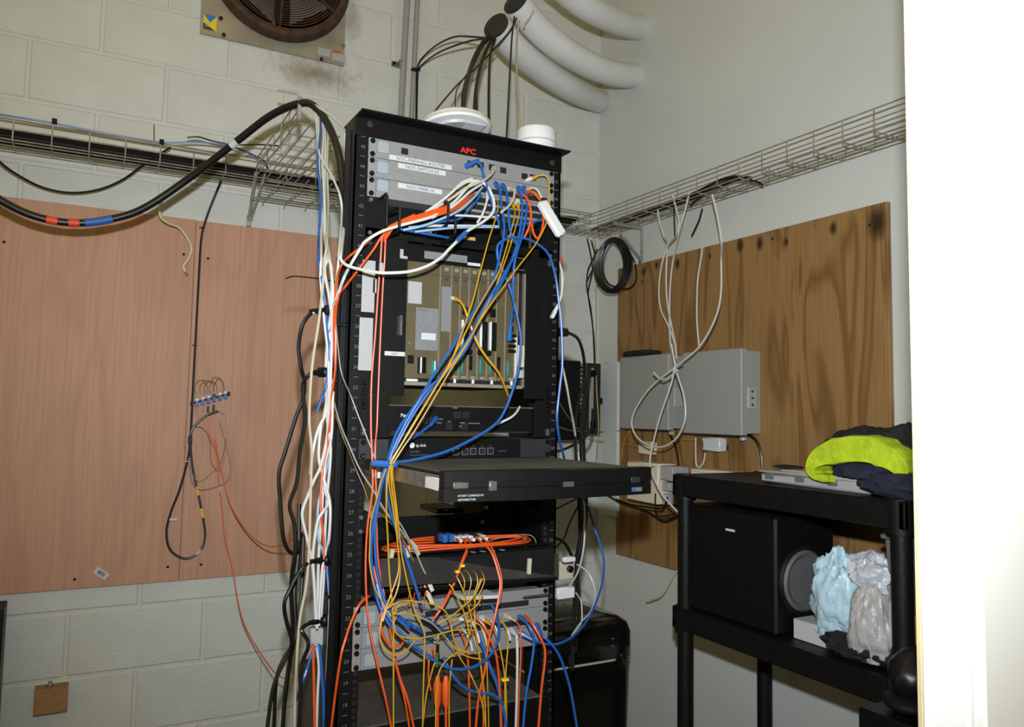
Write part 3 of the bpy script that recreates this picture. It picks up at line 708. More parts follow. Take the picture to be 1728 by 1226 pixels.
# --- console drawer pulled out towards the camera
KY = -.385
kd = thing('console_drawer', 'black monitor and keyboard drawer slid out from the rack, dusty on top', 'console drawer', (.25, -.15, 1.224))
kz0, kz1 = 1.2275, 1.268
bx0, bx1 = onY(752, 830, KY).x, onY(1097, 815, KY+.01).x
mb = MB(); mb.prism([(bx0+.012, KY+.03), (bx0+.012, .12), (bx1-.012, .12), (bx1-.012, KY+.03)], 2, kz0+.012, kz1-.002); mb.build('tray', 'black_metal', kd, smooth=False)
mb = MB().box((bx0+.01, KY+.026, kz1-.003), (bx1-.01, .1, kz1), .001); mb.build('lid', 'dusty_black', kd, smooth=False)
fr_ = [(bx0, KY+.016)]+[(bx0+(bx1-bx0)*i/12, KY+.006-.022*math.sin(math.pi*i/12)) for i in range(13)]+[(bx1, KY+.016), (bx1, KY+.03), (bx0, KY+.03)]
MB().prism(fr_, 2, kz0+.0145, kz1+.0025).build('front_bezel', 'black_plastic', kd, smooth=False)
fr2 = [(a, b+.001) for a, b in fr_]
MB().prism(fr2, 2, kz0-.0105, kz0+.0135).build('lower_bezel', 'black_plastic', kd, smooth=False)
def onbez(px, py): 
    p = onY(px, py, KY-.012); u = (p.x-bx0)/(bx1-bx0); return V((p.x, KY+.0055-.022*math.sin(math.pi*max(0, min(1, u))), p.z))
for (px, py, wd, h, m) in ((783, 820, .03, .012, 'steel'), (834, 820, .016, .018, 'steel'), (1078, 810, .024, .012, 'charcoal')):
    q = onbez(px, py); MB().box(q-V((wd/2, .002, h/2)), q+V((wd/2, .004, h/2)), .0015).build('catch', m, kd)
q = onbez(957, 816); MB().box(q-V((.011, .0016, .0045)), q+V((.011, .002, .0045))).build('badge', 'steel', kd); text('TRIPP LITE', .004, q+V((-.0098, -.0018, -.0015)), (1, 0, 0), (0, 0, 1), 'print_dark', kd)
q = onbez(776, 840); text('8-PORT CONSOLE KVM SWITCH', .0052, q+V((0, -.0012, .001)), (1, .0, 0), (0, 0, 1), 'print_light', kd, lift=.0045); text('NETDIRECTOR', .0052, q+V((0, -.0012, -.006)), (1, 0, 0), (0, 0, 1), 'print_light', kd, lift=.0045)
q = onbez(1080, 826); MB().box(q-V((.012, .002, .004)), q+V((.012, .003, .004))).build('badge', 'print_dim', kd); MB().box(q-V((.011, .0026, .0035)), q+V((-.004, .002, .0035))).build('badge_mark', 'tape_blue', kd)
MB().box((bx0+.006, KY+.03, kz0+.004), (bx0+.012, .05, kz1-.008), .001).build('slide_rail', 'steel', kd)
MB().box((bx0+.002, -.02, kz0+.002), (bx0+.01, .02, kz1-.006), .001).build('slide_bracket', 'white_plastic', kd)
MB().box((bx0+.002, KY+.034, kz0+.006), (bx0+.006, KY+.1, kz1-.012), .001).build('slide_end', 'white_plastic', kd)
MB().box((bx1-.012, KY+.03, kz0+.004), (bx1-.006, .05, kz1-.008), .001).build('slide_rail', 'steel', kd)

# --- boxes and the fibre tray in the gap below
b1 = thing('modem_box', 'small black box standing at the back of the gap below the drawer', 'network device', (.2, .2, uz(19.35)))
q0, q1 = onY(738, 858, .2), onY(782, 895, .2)
MB().box((q0.x, .2, uz(19.45)), (q1.x, .32, q0.z), .003).build('case', 'black_plastic', b1); MB().box((q0.x+.02, .196, q0.z-.006), (q0.x+.028, .201, q0.z-.003)).build('indicator', 'steel', b1)
b2 = thing('battery_box', 'tall black box behind the fibre tray, right of the small black box', 'network device', (.42, .22, uz(20)))
q0, q1 = onY(817, 850, .15), onY(938, 905, .15)
MB().box((q0.x, .15, uz(20.3)), (q1.x, .34, uz(17.4)), .004).build('case', 'black_matte', b2)
for (px, py) in ((821, 856), (814, 880)): MB().box(onY(px, py, .149)-V((.004, .002, .004)), onY(px, py, .149)+V((.004, .002, .004))).build('corner_tab', 'cable_cream', b2)
sh = thing('rack_shelf', 'black rack shelf carrying the coiled orange fibre cords', 'shelf', (.25, .1, uz(20.6)))
mb = MB(); mb.box((.01, -.002, uz(19.55)), (.03, .2, uz(18.55))); mb.box((.02, .16, uz(20.6)), (PW-.02, .162, uz(19.35))); mb.box((.018, -.03, uz(20.62)), (PW-.018, .3, uz(20.55)), .001); mb.box((PW-.022, -.002, uz(20.6)), (PW-.018, .3, uz(18.9)))
mb.build('shelf_body', 'black_metal', sh, smooth=False)
screws(sh, 18.6, 19.6, -.003, SCREW_S, xs=(.0089,))
ft = thing('fibre_tray', 'smoked see-through front cover of the fibre splice tray under the orange cords', 'fibre tray', (.25, -.06, uz(22.3)))
q0, q1 = onY(648, 960, -.07), onY(943, 935, -.03)
mb = MB(); a = [onY(642, 942, -.06), onY(943, 934, -.02), onY(943, 972, -.05), onY(646, 990, -.09)]
mb.add([tuple(p) for p in a]+[tuple(p+V((0, .004, 0))) for p in a], [(3, 2, 1, 0), (4, 5, 6, 7), (0, 1, 5, 4), (1, 2, 6, 5), (2, 3, 7, 6), (3, 0, 4, 7)]); mb.build('front_cover', 'smoked', ft, smooth=False)
MB().box((.02, -.05, uz(22.35)), (PW-.012, .26, uz(20.75)), .002).build('tray_body', 'black_matte', ft, smooth=False)
MB().tube([onY(652, 999, -.075), onY(941, 975, -.06)], .0035, 6).build('cover_lip', 'black_plastic', ft)
q = onY(905, 937, -.04); MB().box(q-V((.05, .002, .0015)), q+V((.035, .004, .0015))).build('metal_edge', 'steel', ft)
q = onY(908, 1004, -.03); MB().box(q-V((.04, .006, .001)), q+V((.03, .004, .001))).build('metal_edge', 'steel', ft)
q = onY(802, 1003, -.06); mb = MB(); mb.T = Matrix.Translation(q) @ Matrix.Rotation(.05, 4, 'Y'); mb.box((-.045, -.03, -.004), (.045, .03, .004), .001); o = mb.build('paper_card', 'label_white', ft)
# adapter block with white and blue couplers
ad = thing('fibre_adapter_block', 'row of fibre couplers with a blue end below the console drawer', 'fibre adapter', onY(775, 915, .03))
q0, q1 = onY(738, 905, .05), onY(812, 905, .05)
MB().box((q0.x-.004, .05, q0.z-.014), (q1.x+.004, .06, q0.z+.006), .001).build('bar', 'black_metal', ad)
for i in range(7):
    x = q0.x+(q1.x-q0.x)*(i+.5)/7; m = ['tape_blue', 'tape_blue', 'white_plastic', 'white_plastic', 'white_plastic', 'charcoal', 'cable_cream'][i]
    MB().box((x-.0055, .02, q0.z-.01-.004*0), (x+.0055, .052, q0.z+(.008 if i < 2 else .002)), .0012).build('coupler', m, ad)
    if 1 < i: MB().box((x-.004, .004, q0.z-.009), (x+.004, .022, q0.z-.001), .001).build('connector', 'white_plastic' if i != 3 else 'cable_orange', ad)

# --- lower three silver units
h1 = unit('patch_switch', 'silver switch at the top of the lower three units, half hidden by cords', 'network device', 23)
ring(h1, *front(623, 1041))
h2 = unit('patch_switch', 'silver switch in the middle of the lower three units, blue plugs in front', 'network device', 24)
ring(h2, *front(626, 1076))
h3 = unit('patch_switch', 'silver switch at the bottom of the lower three units, above the dusty power unit', 'network device', 25)
ring(h3, *front(624, 1112)); x, z = front(624, 1112); MB().box((x-.008, -.0044, z-.008), (x+.008, -.0036, z+.008)).build('display_picture', 'box_grey', h3)
x, z = front(646, 1106); text('UniFi', .0095, (x, -.003, z-.003), (1, 0, 0), (0, 0, 1), 'print_grey', h3)
for hh, kk in ((h1, 23), (h2, 24)):
    for i in range(20): port(hh, .17+.0132*i, uz(kk+1)+.013, .0102, .0095)
    MB().box((.0185, -.0036, uz(kk+1)+.001), (.0193, -.003, uz(kk)-.001)).build('ear_joint', 'print_dark', hh)
MB().box((.0185, -.0036, uz(26)+.001), (.0193, -.003, uz(25)-.001)).build('ear_joint', 'print_dark', h3)
# --- dusty top of the power unit below
pu = thing('power_unit', 'dusty black power unit at the bottom of the picture under the lower silver units', 'power unit', (.25, .1, uz(33)))
MB().box((.0175, -.012, uz(33)), (PW-.0175, .5, uz(28.6)), .004).build('case', 'dusty_black', pu, smooth=False)
MB().box((.0, -.018, uz(33)), (PW, -.0125, uz(28.62)), .002).build('front', 'black_plastic', pu, smooth=False)
# plates of the rear right upright region
# ================================================================== on top of the rack
ap = thing('ceiling_access_point', 'white dome-shaped wireless access point lying on top of the rack', 'access point', (.225, .04, 2.03))
T_ = Matrix.Translation((.222, .03, 2.049)) @ Matrix.Rotation(math.radians(-9), 4, 'X') @ Matrix.Rotation(math.radians(-2), 4, 'Y')
mb = MB(); mb.lathe([(.066, -.007), (.083, -.005), (.0885, .002), (.086, .01), (.072, .02), (.05, .027), (.022, .031), (0, .032)], (0, 0, 0), n=36, T=T_); mb.build('dome', 'white_plastic', ap)
mb = MB(); mb.lathe([(.0885, .0), (.0905, .002), (.0885, .004)], (0, 0, 0), n=36, T=T_); mb.build('rim', 'cable_cream', ap)
mb = MB(); mb.lathe([(0, -.013), (.062, -.013), (.066, -.005), (0, -.005)], (0, 0, 0), n=30, T=T_); mb.build('base_plate', 'box_grey_light', ap)
mb = MB(); mb.T = T_; mb.box((.002, -.066, -.0145), (.05, -.03, -.0125)); mb.build('rating_label', 'label_white', ap)
c2 = thing('disc_access_point', 'small white drum-shaped wireless unit standing at the right end of the rack top', 'access point', (.475, .03, 2.026))
cxx = onY(905, 240, .03).x
MB().lathe([(.046, 0), (.05, .002), (.05, .026), (.048, .0275)], (cxx, .03, 2.027), n=32).build('lower_drum', 'white_plastic', c2)
MB().lathe([(.047, 0), (.0505, .0015), (.0505, .028), (.047, .034), (0, .036)], (cxx, .03, 2.0545), n=32).build('upper_drum', 'white_plastic', c2)
MB().lathe([(.0485, 0), (.0485, .0035)], (cxx, .03, 2.053), n=32).build('groove', 'print_grey', c2)
# white adapter bar hanging from the top switches
dg = thing('network_adapter', 'long white plastic network adapter hanging at the right of the top switches', 'adapter', onY(930, 365, -.06))
a, b = onY(913, 340, -.045), onY(948, 398, -.075); d = (b-a); L_ = d.length; zz = d.normalized()
xx = zz.cross(V((0, -1, .25))).normalized(); yy = zz.cross(xx)
T_ = Matrix(((xx.x, yy.x, zz.x, a.x), (xx.y, yy.y, zz.y, a.y), (xx.z, yy.z, zz.z, a.z), (0, 0, 0, 1)))
mb = MB(); mb.T = T_; mb.box((-.0145, -.009, 0), (.0145, .009, L_), .005); mb.build('body', 'white_plastic', dg)
mb = MB(); mb.T = T_
for k, (u_, v_) in enumerate(((-.004, -.003), (.004, -.003), (0, .003))): mb.box((u_-.0016, v_-.0016, L_-.001), (u_+.0016, v_+.0016, L_+.0006))
hole = mb.build('face_holes', 'print_dark', dg); hole['kind'] = 'stuff'

# ================================================================== black wall unit in the far corner with its patch strip
wu = thing('corner_wall_unit', 'black wall cabinet with a patch strip in the corner behind the rack', 'wall cabinet', (1.2, BY, 1.26))
q0, q1 = onY(945, 607, 1.0), onY(979, 742, 1.0)
MB().box((q0.x-.12, 1.0, q1.z), (q1.x, BY, q0.z), .003).build('cabinet', 'black_metal', wu, smooth=False)
for i in range(16):
    q = onY(982, 616+7.2*i, 1.02); MB().box(q-V((.006, 0, .006)), q+V((.006, .02, .006)), .001).build('terminal', 'cable_grey', wu, smooth=False)
q0, q1 = onY(990, 612, 1.05), onY(1013, 732, 1.05)
MB().box((q0.x, 1.05, q1.z), (q1.x, BY, q0.z), .002).build('side_box', 'charcoal', wu, smooth=False)
MB().box((q0.x+.014, 1.046, q1.z+.02), (q0.x+.034, 1.052, q0.z-.02), .001).build('door_strip', 'box_grey', wu, smooth=False)
for py in (630, 716):
    q = onY(1001, py, 1.044); MB().box(q-V((.014, 0, .014)), q+V((.014, .004, .014)), .001).build('latch', 'black_plastic', wu)
q = onY(1015, 675, 1.05); MB().box(q-V((.006, 0, .01)), q+V((.006, .02, .01)), .001).build('hinge', 'black_plastic', wu)
# glossy cable duct in the corner
q0, q1 = onX(1016, 612, RX-.03), onX(1044, 830, RX-.03)
cdct = MB().box((RX-.03, onX(1042, 700, RX-.03).y, .95), (RX-.001, onX(1018, 700, RX-.03).y, onX(1030, 611, RX-.03).z), .004).build('cable_duct', 'plaster')
tag(cdct, 'white vertical cable duct in the corner left of the brown board', 'duct')

# ================================================================== boxes on the brown board
def gbox(label, pTL, pTR, zb_px, depth, front_col='box_grey'):
    """enclosure on the board: pixel of door's near top corners on the door plane"""
    X = QX-depth
    a, b = onX(*pTL, X), onX(*pTR, X); zt = (a.z+b.z)/2; zb = onX(pTL[0], zb_px, X).z
    t = thing('steel_enclosure', label, 'enclosure', (QX-depth/2, (a.y+b.y)/2, zb))
    y1, y0 = a.y, b.y
    MB().box((X+.028, y0+.006, zb+.006), (QX, y1-.006, zt-.006), .002).build('case', 'box_grey', t, smooth=False)
    dr = MB().box((X, y0, zb), (X+.026, y1, zt), .0025).build('door', 'box_grey', t, smooth=False)
    return t, X, y0, y1, zb, zt
D1 = .092
e1, X1, ya, yb, zb1, zt1 = gbox('large grey steel enclosure with a bare latch, right of the pair on the board', (1152, 594), (1251, 588), 730, D1)
zc = (zb1+zt1)/2-.02
lt = MB().box((X1+.03, ya+.001, zc-.035), (X1+.068, ya+.0065, zc+.035), .0015).build('latch_plate', 'box_grey_light', e1, smooth=False)
for i, dz in enumerate((.022, 0, -.022)): MB().lathe([(.004, 0), (.004, .003), (0, .0035)], (X1+.048, ya+.0005, zc+dz), n=8, T=Matrix.Rotation(math.pi/2, 4, 'X')).build('latch_screw', 'print_dark', lt)
e2, X2, yc, yd, zb2, zt2 = gbox('smaller grey steel enclosure, left of the pair on the board', (1047, 603), (1128, 596), 722, .09)
zc = (zb2+zt2)/2-.02
MB().box((X2+.03, yc+.001, zc-.035), (X2+.068, yc+.0065, zc+.035), .0015).build('latch_plate', 'box_grey_light', e2, smooth=False)
for t_, X_, y0_, y1_, zz_ in ((e1, X1, ya, yb, zb1), (e2, X2, yc, yd, zb2)):
    MB().lathe([(.012, 0), (.012, .012), (.009, .02), (.009, .026)], (X_+.07, y0_+(y1_-y0_)*.22, zz_-.018), n=12).build('cable_gland', 'box_grey_light', t_)
q = onX(1083, 597, QX-.06); o = blob((q.x, q.y, zt2+.012), (.05, .085, .012), .1, 3, 4, power=.6, flat=zt2+.0005).build('dark_cloth', 'black_cloth'); tag(o, 'black rag lying on the smaller grey enclosure', 'rag')
# small white adapter, ivory boxes
sb = thing('white_junction_box', 'small white plastic box below the large grey enclosure', 'junction box', onX(1197, 764, QX-.02))
a, b = onX(1184, 737, QX-.035), onX(1214, 762, QX-.035); MB().box((QX-.035, b.y, b.z), (QX, a.y, a.z), .004).build('case', 'white_plastic', sb)
q = onX(1186, 750, QX-.036); MB().box((QX-.0365, q.y-.003, q.z-.014), (QX-.034, q.y+.003, q.z+.014)).build('slot', 'print_grey', sb)
jb = thing('ivory_outlet', 'small ivory socket on the board above the ivory telephone box', 'outlet', onX(1088, 767, QX-.02))
a, b = onX(1077, 744, QX-.03), onX(1099, 767, QX-.03); MB().box((QX-.03, b.y, b.z), (QX, a.y, a.z), .003).build('case', 'cream_plastic', jb); MB().box((QX-.0305, b.y+.004, a.z-.016), (QX-.029, a.y-.004, a.z-.003)).build('insert', 'cable_grey', jb)
tb_ = thing('telephone_box', 'large ivory telephone box on the board behind the console drawer', 'telephone box', onX(1095, 850, QX-.05))
XP = QX-.09
a, b = onX(1058, 777, XP), onX(1110, 784, XP); zb = onX(1058, 842, XP).z
MB().box((XP, b.y, zb), (QX, a.y, a.z), .004).build('case', 'cream_plastic', tb_)
c, d = onX(1112, 785, XP+.015), onX(1136, 812, XP+.015); MB().box((XP+.012, d.y, d.z-.0), (QX, b.y+.004, a.z-.006), .004).build('side_cover', 'paper', tb_)
c, d = onX(1112, 812, XP+.02), onX(1130, 829, XP+.02); MB().box((XP+.02, d.y, d.z), (QX, b.y+.004, c.z), .003).build('side_cover_step', 'paper', tb_)
c, d = onX(1109, 831, XP+.02), onX(1124, 852, XP+.02); MB().box((XP+.02, d.y, d.z), (QX, c.y, c.z), .003).build('transformer', 'box_grey_light', tb_)
q = onX(1066, 788, XP-.001); MB().box((XP-.0008, q.y-.035, q.z-.0015), (XP, q.y+.005, q.z+.0015)).build('printed_mark', 'cable_grey', tb_)
q = onX(1100, 787, XP-.001); MB().box((XP-.0008, q.y-.012, q.z-.002), (XP, q.y+.012, q.z+.001)).build('printed_mark', 'print_dark', tb_)
ib = thing('ivory_wall_box', 'ivory wall box mostly hidden behind the black shelf top', 'wall box', onX(1200, 880, QX-.05))
a, b = onX(1165, 789, QX-.06), onX(1242, 874, QX-.06); MB().box((QX-.06, b.y, b.z), (QX, a.y, a.z), .004).build('case', 'cream_plastic', ib)
MB().box((QX-.064, b.y+.01, b.z+.01), (QX-.06, a.y-.01, a.z-.01), .002).build('cover', 'cream_plastic', ib)
wd_ = thing('white_wall_mount', 'thin white bracket on the board under the shelf top', 'bracket', onX(1228, 870, QX-.03))
q = onX(1228, 866, QX-.05); MB().box((QX-.05, q.y-.06, q.z-.008), (QX, q.y+.06, q.z+.008), .002).build('plate', 'label_white', wd_)

# ================================================================== black plastic shelving unit
SX0, SX1, SY0, SY1, SZ = 1.035, 1.41, -.56, .20, 1.2
sf = thing('shelf_unit', 'black plastic shelving unit against the right wall', 'shelf unit', ((SX0+SX1)/2, (SY0+SY1)/2, 0))
def tier(zt, th):
    mb = MB(); mb.box((SX0, SY0, zt-.004), (SX1, SY1, zt), .0015)
    tr = mb.build('tier', 'shelf_black', sf, smooth=False)
    for (a, b) in (((SX0, SY0), (SX0+.014, SY1)), ((SX1-.014, SY0), (SX1, SY1)), ((SX0, SY0), (SX1, SY0+.014)), ((SX0, SY1-.014), (SX1, SY1))):
        MB().box((a[0], a[1], zt-th), (b[0], b[1], zt-.002), .003).build('skirt', 'shelf_black', tr, smooth=False)
    for x in (SX0+.028, SX1-.028):
        for y in (SY0+.028, SY1-.028): MB().tube([(x, y, zt-th-.012), (x, y, zt+.002)], .031, 16).build('corner_socket', 'shelf_black', tr)
    for i in range(1, 7):
        y = SY0+(SY1-SY0)*i/7; MB().box((SX0+.014, y-.003, zt-th+.01), (SX1-.014, y+.003, zt-.003)).build('rib', 'shelf_black', tr, smooth=False)
tier(SZ, .062); tier(.815, .062); tier(.40, .062)
for x in (SX0+.028, SX1-.028):
    for y in (SY0+.028, SY1-.028):
        MB().tube([(x, y, 0), (x, y, .36)], .023, 16).build('leg', 'shelf_black', sf); MB().tube([(x, y, .39), (x, y, .76)], .023, 16).build('leg', 'shelf_black', sf); MB().tube([(x, y, .80), (x, y, 1.15)], .023, 16).build('leg', 'shelf_black', sf)
MB().tube([(SX0-.004, SY1-.015, .79), (SX0+.01, SY1-.015, .79)], .006, 8).build('peg', 'black_plastic', sf)
S2 = .815
# subwoofer on the lower tier
sw = thing('subwoofer', 'black subwoofer speaker with a grey cone standing in the shelf unit', 'speaker', (1.2, .0, S2))
fy = onX(1309, 950, SX0+.02).y; wy = .165
xr_ = onY(1408, 900, fy).x; MB().box((SX0+.02, fy, S2+.004), (xr_, wy, 1.118), .006).build('cabinet', 'vinyl_black', sw, smooth=False)
sc_ = onY(1357, 979, fy)
TY = Matrix.Rotation(math.pi/2, 4, 'X')
MB().lathe([(.096, 0), (.096, .006), (.09, .01), (.084, .004), (.078, .002)], sc_, n=36, T=TY).build('surround', 'black_rubber', sw)
MB().lathe([(.079, .003), (.072, .009), (.03, -.012), (.027, -.006), (0, .003)], sc_, n=36, T=TY).build('cone', 'cone_grey', sw)
q = onX(1232, 894, SX0+.019); mb = MB().box((SX0+.0185, q.y-.017, q.z-.003), (SX0+.0205, q.y+.017, q.z+.003)); mb.build('badge', 'print_light', sw)
for x in (SX0+.05, xr_-.03):
    for y in (fy+.04, wy-.04): MB().lathe([(.014, 0), (.016, .006)], (x, y, S2), n=10).build('foot', 'black_rubber', sw)
# bags and boxes beside the subwoofer (toward the camera)
bgz = S2
o = thing('shipping_box', 'white cardboard carton under the plastic bags on the shelf', 'box', (1.2, -.42, bgz))
MB().box((SX0+.06, -.40, bgz+.001), (SX1-.06, fy-.02, bgz+.05), .001).build('carton', 'label_white', o)
q = V((SX0+.0595, -.30, bgz+.03)); text('Ubiquiti', .012, q+V((0, .03, 0)), (0, -1, 0), (0, 0, 1), 'tape_blue', o)
def bag(label, c, r, m, seed, flat, fold=.2):
    o = blob(c, r, .25, 1.5, seed, 72, 48, flat, fold, 2.3).build('plastic_bag', m); tag(o, label, 'plastic bag'); return o
c = onX(1412, 1004, 1.12); bag('pale blue plastic bag bulging beside the subwoofer cone', (1.12, c.y, c.z), (.045, .062, .094), 'bag_blue', 1, S2+.03)
c = onX(1468, 972, 1.15); bag('white plastic bag draped over the top of the other bags', (1.15, c.y, c.z), (.05, .07, .052), 'bag_white', 2, S2+.06)
c = onX(1470, 1060, 1.08); bag('greyish plastic bag hanging lowest, in front of the orange carton', (1.08, c.y, c.z+.004), (.036, .05, .086), 'bag_grey', 3, S2+.012, .17)
o = thing('cardboard_box', 'orange brown cardboard box behind the front leg of the shelf unit', 'box', (1.24, -.54, S2))
MB().box((1.12, -.55, S2+.001), (1.36, -.455, S2+.125), .001).build('carton', 'cardboard', o); MB().box((1.119, -.551, S2+.06), (1.361, -.454, S2+.064)).build('seam', 'cable_brown', o)
o = thing('storage_tub', 'grey plastic tub standing on the orange brown box in the shelf unit', 'tub', (1.26, -.54, S2+.125))
MB().prism([(1.14, S2+.128), (1.35, S2+.128), (1.37, S2+.29), (1.12, S2+.29)], 1, -.555, -.45).build('tub', 'tub_grey', o); MB().box((1.11, -.56, S2+.285), (1.38, -.443, S2+.297), .003).build('rim', 'tub_grey', o)
o = thing('black_pouch', 'crumpled black pouch lying in front of the bags on the shelf', 'pouch', onX(1445, 1110, 1.07))
blob((1.085, onX(1448, 1115, 1.085).y, S2+.028), (.035, .085, .028), .25, 2.4, 8, 40, 20, S2+.001, .2, 5).build('pouch', 'black_cloth', o)
b_ = thing('boot', 'black rubber boot toe at the lower right beside the door frame', 'boot', onX(1530, 1150, .93))
c = onX(1530, 1130, .93)
blob((.95, c.y-.02, c.z-.01), (.075, .055, .06), .08, 2, 5, 40, 24, None, .05, 4).build('upper', 'black_rubber', b_)
blob((.95, c.y-.02, c.z-.055), (.085, .065, .022), .03, 2, 6, 36, 16, None).build('sole', 'black_matte', b_)
pl_ = MB().box((.86, c.y-.18, c.z-.35), (1.03, c.y+.06, c.z-.078), .004).build('boot_stool', 'black_plastic'); tag(pl_, 'black step stool carrying the boot, below the picture edge', 'stool')

# on the top tier: clear organiser, hi-vis jacket, dark jacket
og = thing('parts_organiser', 'flat clear plastic parts organiser on the shelf top under the jacket', 'organiser', (1.2, -.25, SZ))
oy1, oy0 = onX(1285, 812, 1.09).y, -.46
MB().box((1.085, oy0, SZ+.001), (1.33, oy1, SZ+.028), .006).build('tray', 'clear_tub', og); MB().box((1.08, oy0-.004, SZ+.026), (1.335, oy1+.004, SZ+.036), .004).build('lid', 'clear_tub', og)
for i in range(3): MB().box((1.081, oy1-.02-.1*i-.028, SZ+.012), (1.087, oy1-.02-.1*i, SZ+.03), .001).build('latch', 'tub_grey', og)
MB().box((1.1, oy0+.02, SZ+.0362), (1.32, oy1-.06, SZ+.038)).build('paper_sheet', 'cable_cream', og)
q = onX(1327, 799, 1.16); o = blob((1.17, q.y, SZ+.041), (.03, .045, .006), .2, 3, 3, flat=SZ+.0385).build('glove', 'black_cloth'); tag(o, 'small black glove lying on the clear organiser', 'glove')

def fold_sheet(path, x0, x1, th, m, name, parent, seed, wr=.012, nx=26):
    """thick cloth fold: profile path in the Y-Z plane swept across X with wrinkles"""
    P = catmull(path, 7); n = len(P); vs = []; fs = []
    prof = []
    for i, p in enumerate(P):
        t = (P[min(i+1, n-1)]-P[max(i-1, 0)]).normalized(); nr = V((0, -t.z, t.y)); prof.append((p, nr))
    loop = [(p+nr*th(i/(n-1))*.5, nr) for i, (p, nr) in enumerate(prof)]+[(p-nr*th(i/(n-1))*.5, -nr) for i, (p, nr) in reversed(list(enumerate(prof)))]
    mm = len(loop)
    for j in range(nx+1):
        x = x0+(x1-x0)*j/nx; e = math.sin(math.pi*min(1, max(0, j/nx)))**.35
        for (p, nr) in loop:
            w_ = noise.noise(V((x*9+seed, p.y*22, p.z*22)))*wr+(1-abs(noise.noise(V((x*5, p.y*16+seed, p.z*30)))*2))*wr*.8
            q = V((x, p.y, p.z))+nr*w_*e
            q.x += noise.noise(V((p.y*8, p.z*8, seed)))*.02
            vs.append(q)
    for j in range(nx):
        for i in range(mm): fs.append((j*mm+i, j*mm+(i+1) % mm, (j+1)*mm+(i+1) % mm, (j+1)*mm+i))
    fs.append(tuple(range(mm))[::-1]); fs.append(tuple(nx*mm+i for i in range(mm)))
    mb = MB(); mb.add(vs, fs); return mb.build(name, m, parent)
jk = thing('work_jacket', 'folded hi-vis yellow and navy work jacket on the shelf top', 'jacket', (1.15, -.5, SZ))
XJ = 1.06
pth = [onX(px, py, XJ) for px, py in ((1400, 806), (1378, 804), (1371, 790), (1380, 774), (1405, 762), (1440, 757), (1475, 760), (1503, 774), (1522, 792), (1532, 800))]
fold_sheet(pth, XJ-.005, 1.15, lambda u: (.012+.046*math.sin(math.pi*min(1, max(0, (u-.15)/.85)))), 'hi_vis', 'hi_vis_panel', jk, 3.3, .008, 40)
c = onX(1462, 798, XJ+.04)
blob((XJ+.07, c.y-.012, c.z-.006), (.075, .115, .05), .15, 2, 11, 56, 30, SZ+.039, .1, 5).build('navy_body', 'navy_cloth', jk)
c = onX(1505, 825, XJ); blob((XJ+.03, c.y-.03, SZ+.028), (.06, .12, .034), .18, 2.2, 14, 56, 26, SZ+.002, .12, 5).build('navy_sleeve', 'navy_cloth', jk)
dj = thing('dark_jacket', 'black jacket heaped behind the hi-vis jacket on the shelf top', 'jacket', (1.3, -.5, SZ))
c = onX(1480, 760, 1.3); blob((1.27, c.y-.03, SZ+.074), (.10, .17, .078), .16, 2.2, 17, 60, 32, SZ+.002, .1, 4).build('body', 'black_cloth', dj)
c = onX(1540, 745, 1.22); blob((1.17, c.y-.02, SZ+.075), (.09, .075, .085), .16, 2.2, 19, 44, 26, SZ+.002, .1, 4).build('hood', 'black_cloth', dj)

# ================================================================== glossy black bin behind the rack foot, right
bn = thing('shredder_bin', 'glossy black paper shredder bin on the floor right of the rack', 'bin', (1.05, .62, 0))
by_ = .5; zt_ = onY(1000, 1052, by_+.0).z
def rrect(x0, x1, y0, y1, r, z, n=5):
    out = []
    for (cx, cy, a0) in ((x1-r, y1-r, 0), (x0+r, y1-r, 90), (x0+r, y0+r, 180), (x1-r, y0+r, 270)):
        for k in range(n+1):
            a = math.radians(a0+90*k/n); out.append((cx+r*math.cos(a), cy+r*math.sin(a), z))
    return out
xr = onY(1069, 1080, by_).x; xl = onY(935, 1080, by_).x-.1
def loft(rings):
    n = len(rings[0]); vs = [p for r in rings for p in r]; fs = [(i*n+k, i*n+(k+1) % n, (i+1)*n+(k+1) % n, (i+1)*n+k) for i in range(len(rings)-1) for k in range(n)]
    fs += [tuple(range(n))[::-1], tuple((len(rings)-1)*n+k for k in range(n))]
    return MB().add(vs, fs)
zl = onY(985, 1118, by_).z
loft([rrect(xl+.02, xr-.015, by_+.01, by_+.28, .03, .02), rrect(xl+.005, xr-.002, by_, by_+.3, .03, zl-.008)]).build('basket', 'black_gloss', bn)
loft([rrect(xl, xr, by_-.006, by_+.31, .035, zl), rrect(xl, xr, by_-.006, by_+.31, .035, zt_-.04), rrect(xl+.01, xr-.008, by_+.004, by_+.3, .035, zt_-.012), rrect(xl+.03, xr-.03, by_+.03, by_+.28, .03, zt_+.004), rrect(xl+.06, xr-.08, by_+.07, by_+.24, .02, zt_+.01)]).build('head', 'black_gloss', bn)
loft([rrect(xl+.002, xr-.06, by_-.008, by_+.3, .03, zl-.007), rrect(xl+.002, xr-.06, by_-.008, by_+.3, .03, zl-.001)]).build('trim_strip', 'cable_cream', bn)
for (px, py) in ((1034, 1077), (1034, 1089), (1048, 1105)):
    q = onY(px, py, by_-.008); MB().lathe([(.004, 0), (.004, .002), (0, .003)], q, n=10, T=TY).build('button', 'steel', bn)

